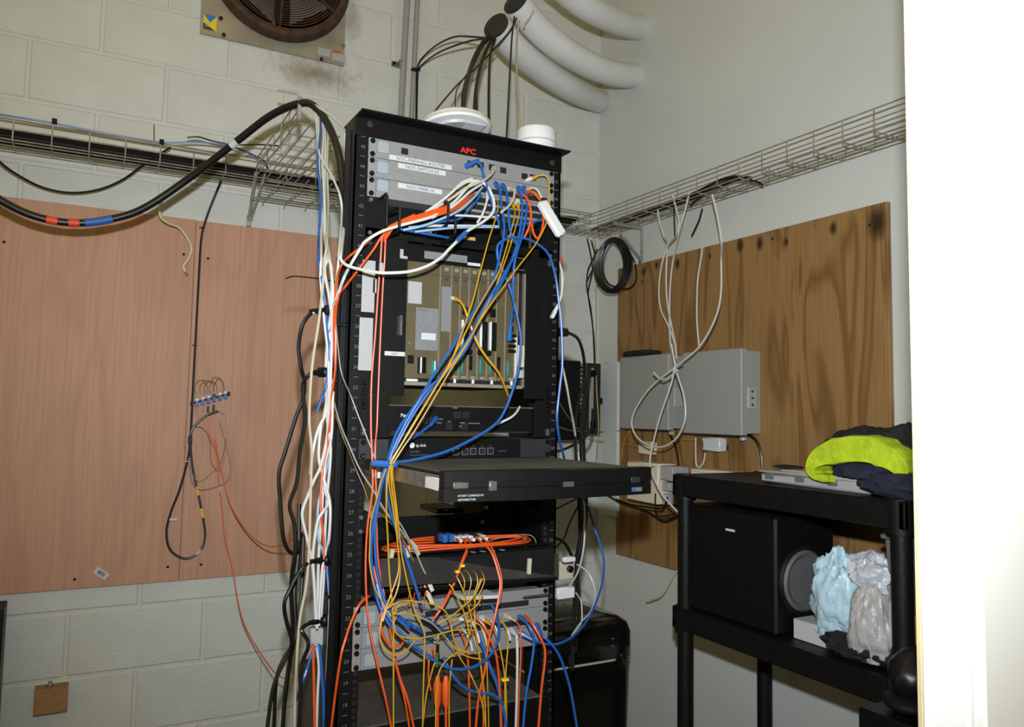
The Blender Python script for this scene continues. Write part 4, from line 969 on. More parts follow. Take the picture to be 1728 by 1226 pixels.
# ================================================================== bottom left: black post edge and a timber block on the wall
o = MB().box((onY(0, 1080, 1.05).x-.3, 1.04, 0), (onY(4, 1080, 1.05).x, 1.16, onY(2, 1027, 1.05).z), .002).build('black_cabinet', 'black_metal', smooth=False); tag(o, 'edge of a black cabinet at the lower left corner', 'cabinet')
tbk = thing('timber_block', 'small timber block with a bolt fixed low on the block wall', 'timber block', onY(85, 1185, 1.17))
a, b = onY(58, 1165, 1.15), onY(113, 1200, 1.15); MB().box((a.x, 1.15, b.z), (b.x, BY-.001, a.z), .002).build('block', 'timber', tbk)
MB().lathe([(.009, 0), (.009, .008), (.005, .008), (.005, .016)], (onY(84, 1163, 1.17).x, 1.17, a.z), n=6).build('bolt', 'steel', tbk)
# ================================================================== cables
def cable(label, m, r, pts, name='patch_cable', cat='cable', per=7, n=6, start=None, end=None, group=None, bands=(), closed=False):
    """one cable: pts are sight-line points with their depth; start/end fit a plug as a part; bands are tape markers"""
    P = catmull([pt(p) for p in pts], per, closed)
    o = MB().tube(P, r, n, closed=closed).build(name, m)
    tag(o, label, cat, group)
    for which, kind in (('s', start), ('e', end)):
        if not kind: continue
        a, b = (P[0], P[2]) if which == 's' else (P[-1], P[-3])
        d = (a-b).normalized(); T = Matrix.Translation(a) @ d.to_track_quat('Z', 'Y').to_matrix().to_4x4()
        mb = MB(); mb.T = T
        if kind == 'rj':
            mb.box((-.0055, -.004, -.002), (.0055, .004, .018), .001); mb.build('plug', 'clear_plug', o)
            mb = MB(); mb.T = T; mb.lathe([(r*1.15, -.022), (.0052, -.004), (.0056, .003)], (0, 0, 0), n=8); mb.build('boot', m, o)
        elif kind == 'boot':
            mb.lathe([(r*1.1, -.026), (.0055, -.006), (.0066, .002), (.0066, .012)], (0, 0, 0), n=8); mb.build('boot', m, o)
        elif kind == 'sc':
            mb.box((-.004, -.0045, 0), (.004, .0045, .026), .001); mb.build('connector', 'cable_cream', o)
            mb = MB(); mb.T = T; mb.lathe([(r*1.05, -.018), (.003, 0)], (0, 0, 0), n=6); mb.build('boot', 'cable_cream', o)
        elif kind == 'iec':
            mb.box((-.0135, -.011, 0), (.0135, .011, .045), .004); mb.build('plug', 'black_plastic', o)
            mb = MB(); mb.T = T; mb.lathe([(r*1.05, -.03), (.0075, -.004), (.009, .002)], (0, 0, 0), n=8); mb.build('strain_relief', 'black_plastic', o)
    for (t0, t1, bm_) in bands:
        i0, i1 = int(t0*(len(P)-1)), max(int(t0*(len(P)-1))+1, int(t1*(len(P)-1)))
        MB().tube(P[i0:i1+1], r*1.12, n).build('marker_tape', bm_, o)
    return o
W, CR, B, LB, OR, YE, K = 'cable_white', 'cable_cream', 'cable_blue', 'cable_light_blue', 'cable_orange', 'cable_yellow', 'black_rubber'

# ---- wall and tray, left
cable('thick black cable with red and blue tape, sagging across to the rack', K, .0105, [V((-1.75, 1.1, 2.2)), V((-1.35, .95, 2.2)), (-60, 292, .78), (0, 337, .78), (60, 365, .78), (125, 376, .78), (190, 369, .77), (245, 350, .75), (320, 300, .7), (400, 238, .6), (455, 196, .52), (500, 176, .45), (527, 177, .42), (552, 208, .36), (569, 250, .27), (578, 300, .2), (581, 360, .16), (580, 430, .14), (577, 560, .13), (572, 760, .12)], 'heavy_cable', n=10, bands=((.226, .246, 'tape_red'), (.256, .273, 'tape_red'), (.281, .316, 'tape_blue'), (.467, .476, 'label_white')))
cable('thin black cable drooping in an arc under the wall tray', K, .0036, [(-40, 228, 1.06), (0, 273, 1.08), (35, 298, 1.1), (75, 317, 1.12), (120, 325, 1.12), (165, 320, 1.12), (205, 304, 1.12), (240, 280, 1.1), (288, 248, 1.08)], 'wall_cable')
for i in range(5):
    z = 2.166+.004*(i % 2)+.009*(i//2); y = BY-.045-.022*i+.004*(i % 3)
    q = [(-1.6, y, z), (-1.0, y+.006, z+.003), (-.4, y-.005, z), (.1, y+.004, z+.002), (.6, y, z), (1.05, y+.003, z), (1.25, y-.01, z+.004)]
    cable('black cable in the thick run lying inside the wall tray', K, .0075 if i < 3 else .006, [V(a) for a in q], 'tray_cable', n=7, group='black cables lying in the wall tray')
cable('blue cable lying along the upper edge of the wall tray', B, .0028, [V((-1.3, 1.07, 2.225)), onY(0, 193, 1.06), onY(90, 208, 1.06), onY(180, 225, 1.06), onY(270, 240, 1.06), onY(340, 240, 1.05), onY(400, 250, 1.05), onY(445, 272, 1.08), onY(452, 290, 1.12)], 'tray_cable')
cable('white cable lying along the upper edge of the wall tray', W, .0025, [V((-1.3, 1.07, 2.22)), onY(0, 197, 1.06), onY(90, 211, 1.06), onY(180, 228, 1.06), onY(270, 243, 1.06), onY(360, 258, 1.08), onY(430, 262, 1.1), onY(442, 280, 1.12), onY(448, 302, 1.13)], 'tray_cable')
cable('short black cable end sticking out over the wall tray near the bracket', K, .0024, [(316, 232, 1.02), (335, 231, 1.02), (360, 238, 1.03), (395, 244, 1.03), (440, 244, 1.0), (470, 246, .95)], 'tray_cable')
cable('black cable climbing diagonally behind the wall tray wires', K, .003, [(228, 288, 1.13), (250, 272, 1.12), (288, 248, 1.08)], 'tray_cable')
cable('black cable tie tail standing up from the wall tray', K, .0014, [(260, 244, 1.06), (260, 225, 1.06), (260, 210, 1.06)], 'cable_tie', 'cable tie')
for (px, py, lb) in ((92, 205, 'black cable tie knot on the wall tray near the left edge'), (273, 240, 'black cable tie knot on the wall tray under its standing tail')):
    q = onY(px, py, 1.05); tag(MB().box(q-V((.007, .005, .007)), q+V((.007, .005, .009)), .0015).build('cable_tie', 'black_plastic'), lb, 'cable tie')
cable('cream rope-like cable end hanging in front of the plywood top edge', 'rope_cream', .0036, [(304, 308, 1.1), (290, 311, 1.08), (278, 327, 1.07), (270, 345, 1.07), (271, 366, 1.08), (285, 377, 1.1), (302, 384, 1.12), (315, 400, 1.13), (323, 418, 1.14), (319, 435, 1.14), (310, 450, 1.14), (316, 464, 1.14)], 'loose_cable', bands=((.97, 1, 'cable_brown'),))
cable('black cable running down the plywood seam from the tray', K, .0038, [(373, 305, 1.12), (366, 322, 1.15), (354, 352, 1.165), (344, 382, 1.17), (339, 410, 1.172), (335, 480, 1.172), (330, 574, 1.172), (326, 650, 1.172), (323, 712, 1.172), (321, 742, 1.17), (317, 775, 1.168), (303, 826, 1.168), (289, 862, 1.168), (281, 897, 1.168), (288, 928, 1.168), (313, 942, 1.168), (337, 930, 1.168), (346, 901, 1.168), (338, 850, 1.168), (327, 800, 1.168), (322, 760, 1.164), (323, 728, 1.16), (334, 712, 1.16), (350, 700, 1.16), (368, 693, 1.16)], 'fibre_cable', bands=((.66, .675, 'label_white'), (.735, .745, 'tape_yellow'), (.765, .775, 'tape_yellow')))
q = onY(293, 876, 1.164); tag(MB().box(q-V((.012, .001, .004)), q+V((.01, .001, .004))).build('cable_tag', 'label_white'), 'white paper tag on the black cable loop', 'tag')
for (px, py, lb) in ((341, 384, 'black cable clip on the plywood top edge'), (329, 582, 'small cable clip halfway down the seam cable'), (315, 778, 'small grey clip at the neck of the black cable loop')):
    q = onY(px, py, 1.166); tag(MB().box(q-V((.009, .002, .0016)), q+V((.006, .004, .0016)), .0006).build('cable_clip', 'black_plastic' if px != 315 else 'steel'), lb, 'clip')
q = onY(321, 742, 1.16); tag(MB().box(q-V((.006, .006, .014)), q+V((.006, .006, .014)), .002).build('splice_sleeve', 'black_plastic'), 'black splice sleeve where the seam cable splits', 'sleeve')
# fibre adapter bar on the plywood
fb_ = thing('fibre_adapter_bar', 'tilted steel bar with six blue fibre couplers on the plywood', 'fibre adapter', onY(355, 680, 1.16))
qa, qb = onY(324, 680, 1.158), onY(386, 664, 1.158)
MB().tube([qa, qb], .0022, 6).build('bar', 'black_metal', fb_)
for q in (qa, qb): MB().box(q-V((.004, .004, .007)), q+V((.004, .018, .007)), .001).build('end_bracket', 'black_metal', fb_)
for i in range(6):
    q = qa.lerp(qb, .13+.155*i)+V((0, -.002, 0))
    cpl = MB().box(q-V((.0055, .004, .014)), q+V((.0055, .004, .003)), .001).build('coupler', 'cable_blue', fb_)
    MB().box(q+V((-.005, -.0035, .003)), q+V((.005, .0035, .012)), .001).build('dust_cap', 'white_plastic' if i != 3 else 'charcoal', cpl)
    MB().tube([q+V((0, 0, .012)), q+V((0, 0, .03))], .0026, 6, r2=.001).build('pigtail_boot', 'cable_grey', cpl)
    if i in (0, 1, 5): MB().tube([q+V((0, 0, -.014)), q+V((.001, 0, -.036))], .0026, 6, r2=.0012).build('lower_boot', 'cable_grey', cpl)
    if i in (2, 3): MB().box(q+V((-.003, -.003, -.044)), q+V((.003, .003, -.024)), .001).build('lower_plug', 'black_plastic', cpl)
for i, (x0, x1, yt) in enumerate(((330, 360, 641), (338, 350, 643), (346, 366, 642), (355, 376, 636), (362, 378, 639))):
    cable('thin brownish pigtail loop arching over the blue couplers', 'cable_brown', .0009, [(x0, 664-.2*i, 1.158), (x0-1, 652, 1.152), (x0+4, yt+2, 1.148), ((x0+x1)/2, yt, 1.146), (x1-3, yt+4, 1.148), (x1, 652, 1.152), (x1, 662, 1.158)], 'fibre_pigtail', group='pigtail loops over the couplers', n=5)
for i, pth in enumerate((((368, 693), (380, 702), (383, 730), (381, 756), (374, 790), (360, 795), (338, 812), (325, 800), (318, 772)), ((330, 720), (342, 722), (354, 742), (356, 776), (366, 792), (376, 770), (381, 740)), ((370, 712), (384, 760), (389, 790), (383, 812), (362, 822), (336, 826), (324, 812), (319, 780)))):
    cable(('thin grey fibre loop right below the black cable arch', 'thin grey fibre curling inside the black cable loop on the plywood', 'widest thin grey fibre loop hanging below the couplers')[i], 'cable_brown' if i else 'cable_grey', .0011, [(a, b, 1.165-.002*i) for a, b in pth], 'fibre_pigtail', n=5)
for i, (x0, x1) in enumerate(((343, 356), (350, 358), (358, 364), (367, 366))):
    cable('short thin orange fibre dropping from the couplers to the orange cords', OR, .0012, [(x0, 704-2*i, 1.158), ((x0+x1)/2+1, 724, 1.156), (x1, 744, 1.156), (365, 762, 1.156)], 'fibre_pigtail', group='thin orange fibres below the couplers', n=5)
cable('orange fibre cord running from the couplers down across the plywood to the floor side', OR, .0019, [(362, 742, 1.154), (366, 770, 1.154), (368, 800, 1.15), (374, 852, 1.148), (379, 904, 1.14), (393, 963, 1.12), (403, 1022, 1.08), (417, 1064, 1.02), (452, 1120, .9), (474, 1142, .8), (500, 1142, .6), (540, 1138, .4)], 'fibre_cable', bands=((.225, .24, 'label_white'),))
cable('orange fibre cord sweeping from the couplers right to the rack side', OR, .0019, [(364, 748, 1.15), (369, 775, 1.15), (375, 800, 1.145), (389, 852, 1.12), (417, 897, 1.05), (448, 920, .95), (476, 920, .8), (497, 908, .6), (520, 890, .4)], 'fibre_cable')

# ---- left bundle between the tray end and the floor, beside the rack
BT = (.42, .32, .22, .15, .12)
def hang(label, m, r, pts, **k):
    pts = [(a[0], a[1], .045-max(0, a[0]-550)*.0025+(a[2]-.1)*.3) if len(a) == 3 and a[1] > 400 and 500 < a[0] < 580 else a for a in pts]
    return cable(label, m, r, pts, k.pop('name', 'patch_cable'), **k)
hang('white cable draped over the short tray tip to the rack top corner', W, .0038, [(470, 153, .62), (488, 155, .55), (506, 160, .48), (527, 174, .42), (557, 194, .34), (581, 216, .26), (590, 233, .2), (589, 262, .16), (586, 320, .14), (583, 360, .12)])
hang('white cable at the left edge of the bundle under the tray tip', W, .0032, [(532, 178, .42), (535, 220, .36), (537, 267, .3), (541, 330, .24), (542, 375, .2), (542, 430, .15), (541, 469, .12), (547, 537, .1), (553, 591, .09), (555, 640, .1), (552, 690, .1), (537, 724, .1), (528, 761, .1), (524, 800, .1)])
hang('white cable in the middle of the bundle under the tray tip', W, .0032, [(543, 180, .42), (546, 225, .34), (544, 267, .28), (547, 330, .22), (549, 400, .16), (553, 432, .14), (560, 457, .12), (559, 518, .1), (560, 557, .1), (558, 640, .1), (554, 700, .1), (552, 737, .1), (541, 786, .09), (530, 810, .08), (520, 835, .08), (510, 866, .08), (517, 903, .09), (526, 945, .1), (532, 1000, .1), (535, 1060, .1)])
hang('blue cable among the white ones hanging from the tray tip', B, .003, [(541, 186, .42), (540, 230, .33), (536, 272, .27), (541, 338, .2), (538, 400, .16), (538, 430, .14), (541, 464, .12), (547, 500, .1), (550, 530, .1), (553, 560, .1), (556, 595, .1), (550, 650, .09), (544, 668, .07), (534, 696, .05)])
hang('cream cable at the right edge of the bundle under the tray tip', CR, .003, [(551, 186, .42), (554, 215, .35), (552, 277, .28), (554, 350, .21), (552, 410, .16), (547, 440, .13), (546, 469, .11), (538, 542, .07), (527, 616, .06), (522, 700, .06), (525, 745, .06), (526, 770, .06), (524, 847, .06), (522, 920, .06), (517, 985, .06), (506, 1045, .06), (501, 1110, .06), (498, 1175, .06), (497, 1235, .06)])
hang('white cable running close behind the blue one under the tray tip', W, .0032, [(537, 180, .42), (538, 240, .32), (539, 300, .26), (545, 380, .2), (552, 432, .14), (548, 457, .12), (556, 505, .11), (561, 560, .11), (557, 640, .12), (556, 700, .12), (549, 760, .12), (545, 830, .12), (540, 900, .12), (537, 960, .12), (536, 1050, .12)])
hang('second white cable from the right in the bundle under the tray tip', W, .0032, [(547, 182, .42), (549, 240, .33), (548, 300, .27), (550, 380, .2), (557, 440, .14), (562, 500, .12), (554, 560, .12), (550, 620, .11), (552, 700, .11), (558, 760, .12), (552, 840, .12), (548, 910, .12), (546, 980, .12), (541, 1050, .12)])
hang('white cable crossing from the bundle towards the rack upright', W, .003, [(536, 200, .41), (537, 250, .3), (545, 272, .26), (557, 291, .22), (567, 312, .18), (574, 331, .15), (577, 360, .14), (572, 430, .12), (566, 500, .11)])
hang('second blue cable behind the white bundle lower down the rack side', B, .0028, [(560, 640, .13), (560, 720, .13), (556, 800, .13), (550, 859, .12), (549, 896, .13), (552, 960, .13), (556, 1010, .13)])
hang('white cable looping wide to the left and back beside the rack', W, .0032, [(557, 560, .12), (556, 640, .12), (547, 700, .11), (541, 724, .1), (538, 773, .1), (547, 810, .1), (557, 852, .09), (555, 908, .09), (550, 927, .1), (544, 960, .1), (541, 1000, .1), (538, 1055, .1)])
hang('white cable twisting through the bundle above the lowest plugs', W, .0032, [(562, 660, .12), (559, 737, .12), (549, 781, .11), (548, 822, .1), (554, 847, .09), (546, 862, .08), (537, 876, .08), (531, 908, .08), (528, 945, .09), (531, 1000, .09), (533, 1055, .1)])
hang('light blue cable between the white strands beside the lower rack', LB, .0026, [(556, 770, .13), (548, 805, .12), (540, 835, .12), (536, 866, .11), (537, 908, .11), (545, 930, .12), (550, 960, .13)])
hang('orange cord running down inside the bundle beside the rack', OR, .0026, [(566, 537, .06), (566, 615, .08), (560, 665, .1), (558, 700, .1), (552, 749, .1), (543, 805, .09), (541, 859, .09), (546, 908, .1), (548, 960, .1)])
hang('orange cord coming from the cable manager down to the plugs on the rack side', OR, .0026, [(668, 376, -.06), (645, 398, -.05), (631, 420, -.04), (603, 457, -.03), (582, 484, 0), (571, 500, .03), (566, 537, .05), (566, 600, .09)])
hang('orange cord curving round the rack edge above the tie', OR, .0026, [(700, 362, -.06), (650, 386, -.05), (612, 415, -.04), (590, 432, -.02), (576, 447, .01), (569, 469, .04), (565, 505, .07), (563, 560, .09), (566, 620, .1)])
hang('white cable from the silver units down round the rack edge', W, .0034, [(744, 359, -.07), (722, 368, -.075), (673, 381, -.075), (641, 392, -.07), (617, 407, -.06), (609, 418, -.05), (592, 446, -.03), (580, 470, 0), (570, 498, .04), (562, 520, .08), (560, 570, .1)])
lp = hang('white cable hanging in a wide loop across the top of the phone exchange', W, .0034, [(583, 226, .18), (585, 300, .15), (582, 370, .1), (576, 424, .04), (576, 439, -.01), (592, 450, -.05), (633, 459, -.09), (665, 460, -.1), (695, 457, -.11), (722, 448, -.11), (743, 435, -.11), (758, 420, -.105), (770, 408, -.1), (787, 391, -.09), (812, 376, -.08), (830, 361, -.075), (834, 345, -.07), (829, 326, -.06), (815, 308, -.05), (790, 306, -.05), (770, 318, -.05)])
q0, q1 = onY(771, 407, -.102), onY(786, 392, -.093); o = MB().tube([q0, q0.lerp(q1, .5), q1], .0055, 8).build('wrap_tie', 'tape_blue'); tag(o, 'blue wrap round the big white cable loop', 'tie')
# tie tail pointing left
cable('long black cable tie tail pointing left from the rack upright', 'black_plastic', .0016, [(482, 470, .1), (490, 467, .1), (500, 466, .1), (530, 469, .08), (555, 473, .05), (575, 478, .02)], 'cable_tie', 'cable tie')
q = onY(573, 547, .03); tag(MB().box(q-V((.012, .006, .005)), q+V((.03, .006, .004)), .002).build('cable_tie', 'black_plastic'), 'black cable tie round the orange cord below the first plug', 'cable tie')
# power cords with plugs into the strip on the rack side
pst = thing('power_strip', 'black vertical power strip on the left side of the rack', 'power strip', (-.04, .05, .3))
MB().box((-.043, .03, .35), (-.0305, .075, 1.72), .003).build('housing', 'black_metal', pst, smooth=False)
for (px, py) in ((572, 525), (572, 628), (566, 943), (565, 1042)):
    q = onX(px, py, -.06); MB().box((-.047, .034, q.z-.02), (-.042, .07, q.z+.02), .001).build('socket', 'black_plastic', pst)
def pw(label, pts, **k): return cable(label, K, .0043, pts, 'power_cable', 'power cord', n=8, start='iec', **k)
pw('topmost black power cord with a white band, plugged into the rack side', [(545, 524, .05), (535, 525, .05), (523, 530, .05), (510, 550, .05), (504, 585, .06), (508, 620, .06), (514, 645, .07), (511, 675, .07), (500, 702, .07), (482, 760, .07), (471, 798, .07), (473, 847, .07), (478, 905, .07), (488, 930, .08), (502, 930, .1), (508, 900, .14)], bands=((.09, .12, 'label_white'),))
pw('second black power cord crossing the first under its plug', [(541, 628, .05), (530, 629, .04), (520, 634, .04), (511, 650, .05), (514, 690, .05), (514, 715, .05), (506, 761, .05), (501, 812, .05), (489, 852, .05), (497, 886, .05), (498, 932, .05), (493, 964, .06), (491, 1000, .07), (494, 1060, .08), (490, 1110, .1), (482, 1170, .12), (476, 1235, .14)])
pw('third black power cord plugged in below the white bundle', [(543, 945, .05), (528, 947, .04), (512, 955, .03), (500, 972, .03), (490, 992, .03), (480, 1017, .03), (483, 1046, .04), (492, 1078, .05), (488, 1100, .06), (470, 1135, .06), (459, 1170, .06), (450, 1235, .06)])
pw('lowest black power cord bending above the white cable wrap', [(540, 1047, .05), (526, 1050, .04), (513, 1056, .03), (509, 1064, .02), (518, 1078, .02), (520, 1092, .02), (512, 1112, .03), (507, 1135, .03), (507, 1170, .03), (504, 1235, .03)])
cable('black cord running straight down beside the lower power cords', K, .0045, [(505, 850, .15), (504, 930, .12), (497, 996, .1), (500, 1061, .09), (494, 1090, .09), (487, 1127, .1), (481, 1170, .1), (477, 1235, .1)], 'power_cable', 'power cord', n=8)
cable('black cord at the far left of the lower cords by the block wall', K, .004, [(512, 900, .2), (510, 980, .18), (506, 1030, .16), (500, 1075, .14), (478, 1112, .12), (466, 1150, .12), (462, 1235, .12)], 'power_cable', 'power cord', n=8)
# white wrap and the cables coming out of it
q = onY(535, 1073, .09); wr = MB().box(q-V((.017, .013, .02)), q+V((.017, .013, .02)), .004).build('cable_wrap', 'paper'); tag(wr, 'white wrap round the left cable bundle near the bottom', 'wrap')
hang('orange cord coming out of the bottom of the white wrap', OR, .003, [(528, 1086, .09), (529, 1120, .085), (530, 1170, .08), (531, 1235, .08)])
hang('blue cable leaning left out of the white wrap', B, .0032, [(536, 1086, .1), (526, 1104, .1), (518, 1128, .1), (510, 1152, .1), (498, 1185, .1)])
hang('blue cable leaning right out of the white wrap', B, .0034, [(538, 1086, .095), (541, 1110, .09), (543, 1140, .09), (546, 1175, .09), (547, 1235, .09)])
hang('white cable below the white wrap, between the orange and the blue', W, .003, [(534, 1086, .1), (538, 1125, .1), (536, 1170, .1), (534, 1235, .1)])
hang('white cable right of the white wrap beside the rack post', W, .003, [(556, 1010, .12), (555, 1070, .11), (552, 1130, .1), (550, 1180, .1)])
hang('short orange cord curl behind the black cords at the bottom', OR, .002, [(553, 1136, .12), (556, 1150, .12), (552, 1175, .12), (549, 1200, .12)])

# ---- thin wires on the face of the left upright
hang('thin grey wire slanting down across the left upright', 'cable_grey', .0016, [(566, 540, .07), (570, 580, .04), (576, 628, -.005), (591, 665, -.015), (603, 697, -.02), (620, 740, -.03), (632, 772, -.035)], n=5)
hang('thin grey wire slanting from the rack side to the white fibre plugs', 'cable_grey', .0018, [(564, 680, .06), (573, 712, 0), (586, 744, -.03), (608, 793, -.05), (630, 827, -.06), (650, 861, -.06), (680, 898, -.05), (697, 922, -.04)], end='sc', name='fibre_cable')
hang('thin brown wire slanting beside the grey one to the lower left', 'cable_brown', .0013, [(566, 700, .05), (578, 735, 0), (598, 785, -.03), (615, 825, -.04), (625, 850, -.04), (655, 878, -.04), (690, 912, -.03)], n=5, end='sc', name='fibre_cable')
hang('thin grey fibre with a cream plug hanging lowest in the fibre gap', 'cable_grey', .0016, [(660, 865, -.06), (676, 884, -.06), (697, 922, -.06), (712, 955, -.065), (722, 978, -.07)], n=5, end='sc', name='fibre_cable')
hang('thin pinkish fibre with a cream plug just above the yellow tangle', 'cable_brown', .0014, [(640, 850, -.055), (672, 895, -.055), (693, 935, -.055), (708, 970, -.06), (722, 1000, -.07)], n=5, end='sc', name='fibre_cable')
for i, (px, py) in enumerate(((660, 940), (688, 935), (893, 955))):
    q = onY(px, py, -.03 if i < 2 else -.06); mb = MB(); mb.T = Matrix.Translation(q) @ Matrix.Rotation((.15, -.05, .05)[i], 4, 'Y'); mb.box((-.0045, -.004, -.018), (.0045, .004, .018), .001); o = mb.build('fibre_plug', 'cable_cream')
    tag(o, ('cream fibre plug standing at the left end of the orange loops', 'cream fibre plug standing right of the first in the orange loops', 'single cream fibre plug hanging over the smoked cover')[i], 'plug')

# ---- top of rack: cords plugged into the silver units
hang('blue patch cord curving down from the top gateway', B, .0031, [(793, 277, -.02), (803, 273, -.035), (812, 279, -.045), (817, 300, -.05), (823, 318, -.055), (833, 350, -.06), (845, 385, -.065), (850, 405, -.07)], start='boot')
hang('cream patch cord plugged into the gateway, running down left', CR, .003, [(833, 286, -.02), (830, 293, -.04), (818, 303, -.055), (805, 309, -.06), (785, 318, -.06), (768, 330, -.06), (740, 348, -.06), (717, 360, -.06)], start='rj')
hang('white patch cord, upper of the fan leading left from the switch', W, .003, [(797, 301, -.05), (780, 308, -.055), (762, 325, -.06), (740, 343, -.06), (718, 358, -.06)])
hang('white patch cord, second of the fan leading left from the switch', W, .003, [(806, 305, -.045), (793, 312, -.055), (772, 335, -.065), (756, 349, -.07)])
hang('white patch cord, third of the fan leading left from the switch', W, .003, [(814, 310, -.04), (795, 322, -.055), (772, 342, -.065), (752, 356, -.07), (728, 368, -.07)])
hang('white cord lying level through the middle of the cable manager', W, .0028, [(758, 363, -.05), (790, 364, -.05), (818, 366, -.05), (838, 366, -.045)])
hang('white cord lying level along the bottom of the cable manager', W, .003, [(690, 384, -.06), (730, 381, -.055), (790, 381, -.055), (842, 382, -.05)])
hang('short white cord dropping inside the big white loop', W, .0028, [(824, 328, -.03), (820, 345, -.045), (814, 362, -.05), (805, 376, -.05)], start='rj')
hang('cream cord plugged in right of the blue plugs, hooking down left', CR, .003, [(862, 319, -.01), (868, 322, -.03), (867, 333, -.04), (860, 346, -.05), (847, 357, -.055), (836, 368, -.05)], start='rj')
for i in range(6):
    dy = 3.2*i; cable('orange fibre cord in the bunch fanning left through the cable manager', OR, .0019, [(802-2*i, 325+dy*.6, -.03), (785, 335+dy*.6, -.05), (756, 347+dy*.7, -.065-.002*i), (717, 359+dy*.6, -.07), (690, 368+dy*.5, -.07), (666, 377+dy*.4, -.065), (648, 392+dy, -.05)], 'fibre_cable', group='orange cords fanning through the cable manager')
hang('light blue cord rising from the cable manager to the white plugs', LB, .003, [(680, 388, -.07), (705, 383, -.075), (731, 375, -.075), (773, 356, -.075), (796, 337, -.06), (814, 316, -.03)])
hang('light blue cord lying level under the white ones', LB, .0028, [(700, 391, -.07), (735, 387, -.07), (770, 384, -.065), (810, 383, -.06), (845, 383, -.055)])
hang('blue cord lying low at the left of the cable manager', B, .0028, [(672, 386, -.06), (707, 392, -.06), (735, 397, -.06), (757, 401, -.05)])
hang('dark blue cord crossing behind the middle manager ring', B, .0028, [(715, 383, -.05), (745, 374, -.055), (775, 369, -.05), (795, 350, -.04), (812, 328, -.025)])
hang('blue cord stub lying right under the third silver unit', B, .0028, [(862, 380, -.05), (888, 377, -.05), (905, 373, -.045), (918, 370, -.03)], end='boot')
# blue plugs and the cords that fall from them to the tie
tie = (652, 783, -.1)
hang('blue patch cord from the leftmost blue plug, first to the tie', B, .0031, [(838, 312, -.01), (843, 320, -.03), (846, 345, -.045), (851, 385, -.06), (846, 420, -.07), (829, 481, -.08), (792, 537, -.09), (763, 586, -.1), (731, 633, -.1), (707, 674, -.1), (675, 720, -.1), (662, 750, -.1), (655, 775, -.1), (646, 800, -.1), (640, 830, -.09), (632, 870, -.08), (627, 910, -.075), (627, 950, -.07), (634, 1000, -.07), (646, 1035, -.08), (668, 1066, -.09), (700, 1092, -.1), (730, 1110, -.11)], start='boot')
hang('blue patch cord from the second blue plug, running inside the first to the tie', B, .0031, [(850, 316, -.01), (855, 326, -.03), (858, 350, -.05), (860, 385, -.06), (868, 405, -.06), (873, 420, -.07), (851, 462, -.09), (817, 518, -.1), (788, 586, -.11), (756, 625, -.115), (719, 660, -.115), (688, 708, -.11), (668, 748, -.11), (657, 778, -.11), (652, 805, -.1), (654, 840, -.09), (664, 880, -.085), (685, 940, -.085), (700, 985, -.09), (712, 1025, -.09)], start='boot')
hang('blue patch cord from the third blue plug, falling past the white loop', B, .0031, [(876, 321, -.01), (880, 335, -.03), (881, 360, -.05), (876, 396, -.06), (866, 432, -.075), (846, 478, -.085), (810, 540, -.095), (770, 602, -.105), (735, 646, -.105), (702, 692, -.105), (676, 738, -.105), (656, 780, -.1), (645, 815, -.09), (638, 850, -.085), (633, 890, -.08), (634, 940, -.075), (642, 990, -.075), (658, 1030, -.085), (690, 1060, -.095)], start='boot')
hang('blue patch cord from the rightmost blue plug to the small lower socket', B, .0031, [(885, 321, -.01), (889, 338, -.03), (888, 362, -.05), (880, 400, -.06), (868, 445, -.075), (866, 500, -.06), (868, 518, -.05), (864, 530, -.03), (860, 566, -.01)], start='boot', end='boot')
hang('blue cord bowing down the right of the exchange to the tie', B, .0031, [(852, 462, -.05), (860, 485, -.05), (866, 505, -.055), (874, 540, -.06), (879, 575, -.065), (876, 615, -.07), (866, 655, -.075), (852, 692, -.08), (835, 716, -.085), (796, 741, -.09), (751, 762, -.095), (705, 774, -.1), (664, 781, -.105)])
hang('blue cord arching over the manager ring and down the right upright', B, .0031, [(852, 462, -.06), (843, 445, -.065), (839, 428, -.07), (842, 411, -.07), (861, 401, -.07), (885, 402, -.065), (903, 409, -.06), (925, 428, -.05), (937, 464, -.04), (942, 500, -.035), (947, 545, -.035), (949, 611, -.035), (945, 650, -.035), (940, 700, -.035), (943, 735, -.02), (950, 765, .03), (958, 790, .1), (975, 820, .15), (992, 855, .2), (1003, 890, .2), (1013, 918, .18), (1019, 948, .16), (1016, 984, .13), (1002, 1025, .08), (982, 1058, .03), (958, 1079, -.02), (932, 1087, -.04), (904, 1081, -.045), (884, 1071, -.03)], end='boot')
hang('blue cord from the voice unit socket to the tie', B, .0031, [(733, 709, -.005), (727, 716, -.02), (708, 731, -.04), (688, 744, -.06), (668, 760, -.09), (658, 775, -.1)], start='boot')
q = onY(652, 782, -.1); o = MB().tube([q+V((-.03, 0, .002)), q+V((-.012, -.012, .001)), q+V((.012, -.012, -.001)), q+V((.026, 0, 0))], .0075, 8).build('wrap_tie', 'tape_blue'); tag(o, 'blue strap gathering the blue and yellow cords at the drawer', 'tie')
hang('short white cord piece at the right of the voice unit', W, .0028, [(877, 686, -.005), (871, 696, -.02), (862, 704, -.03), (848, 711, -.03), (838, 716, -.02)])
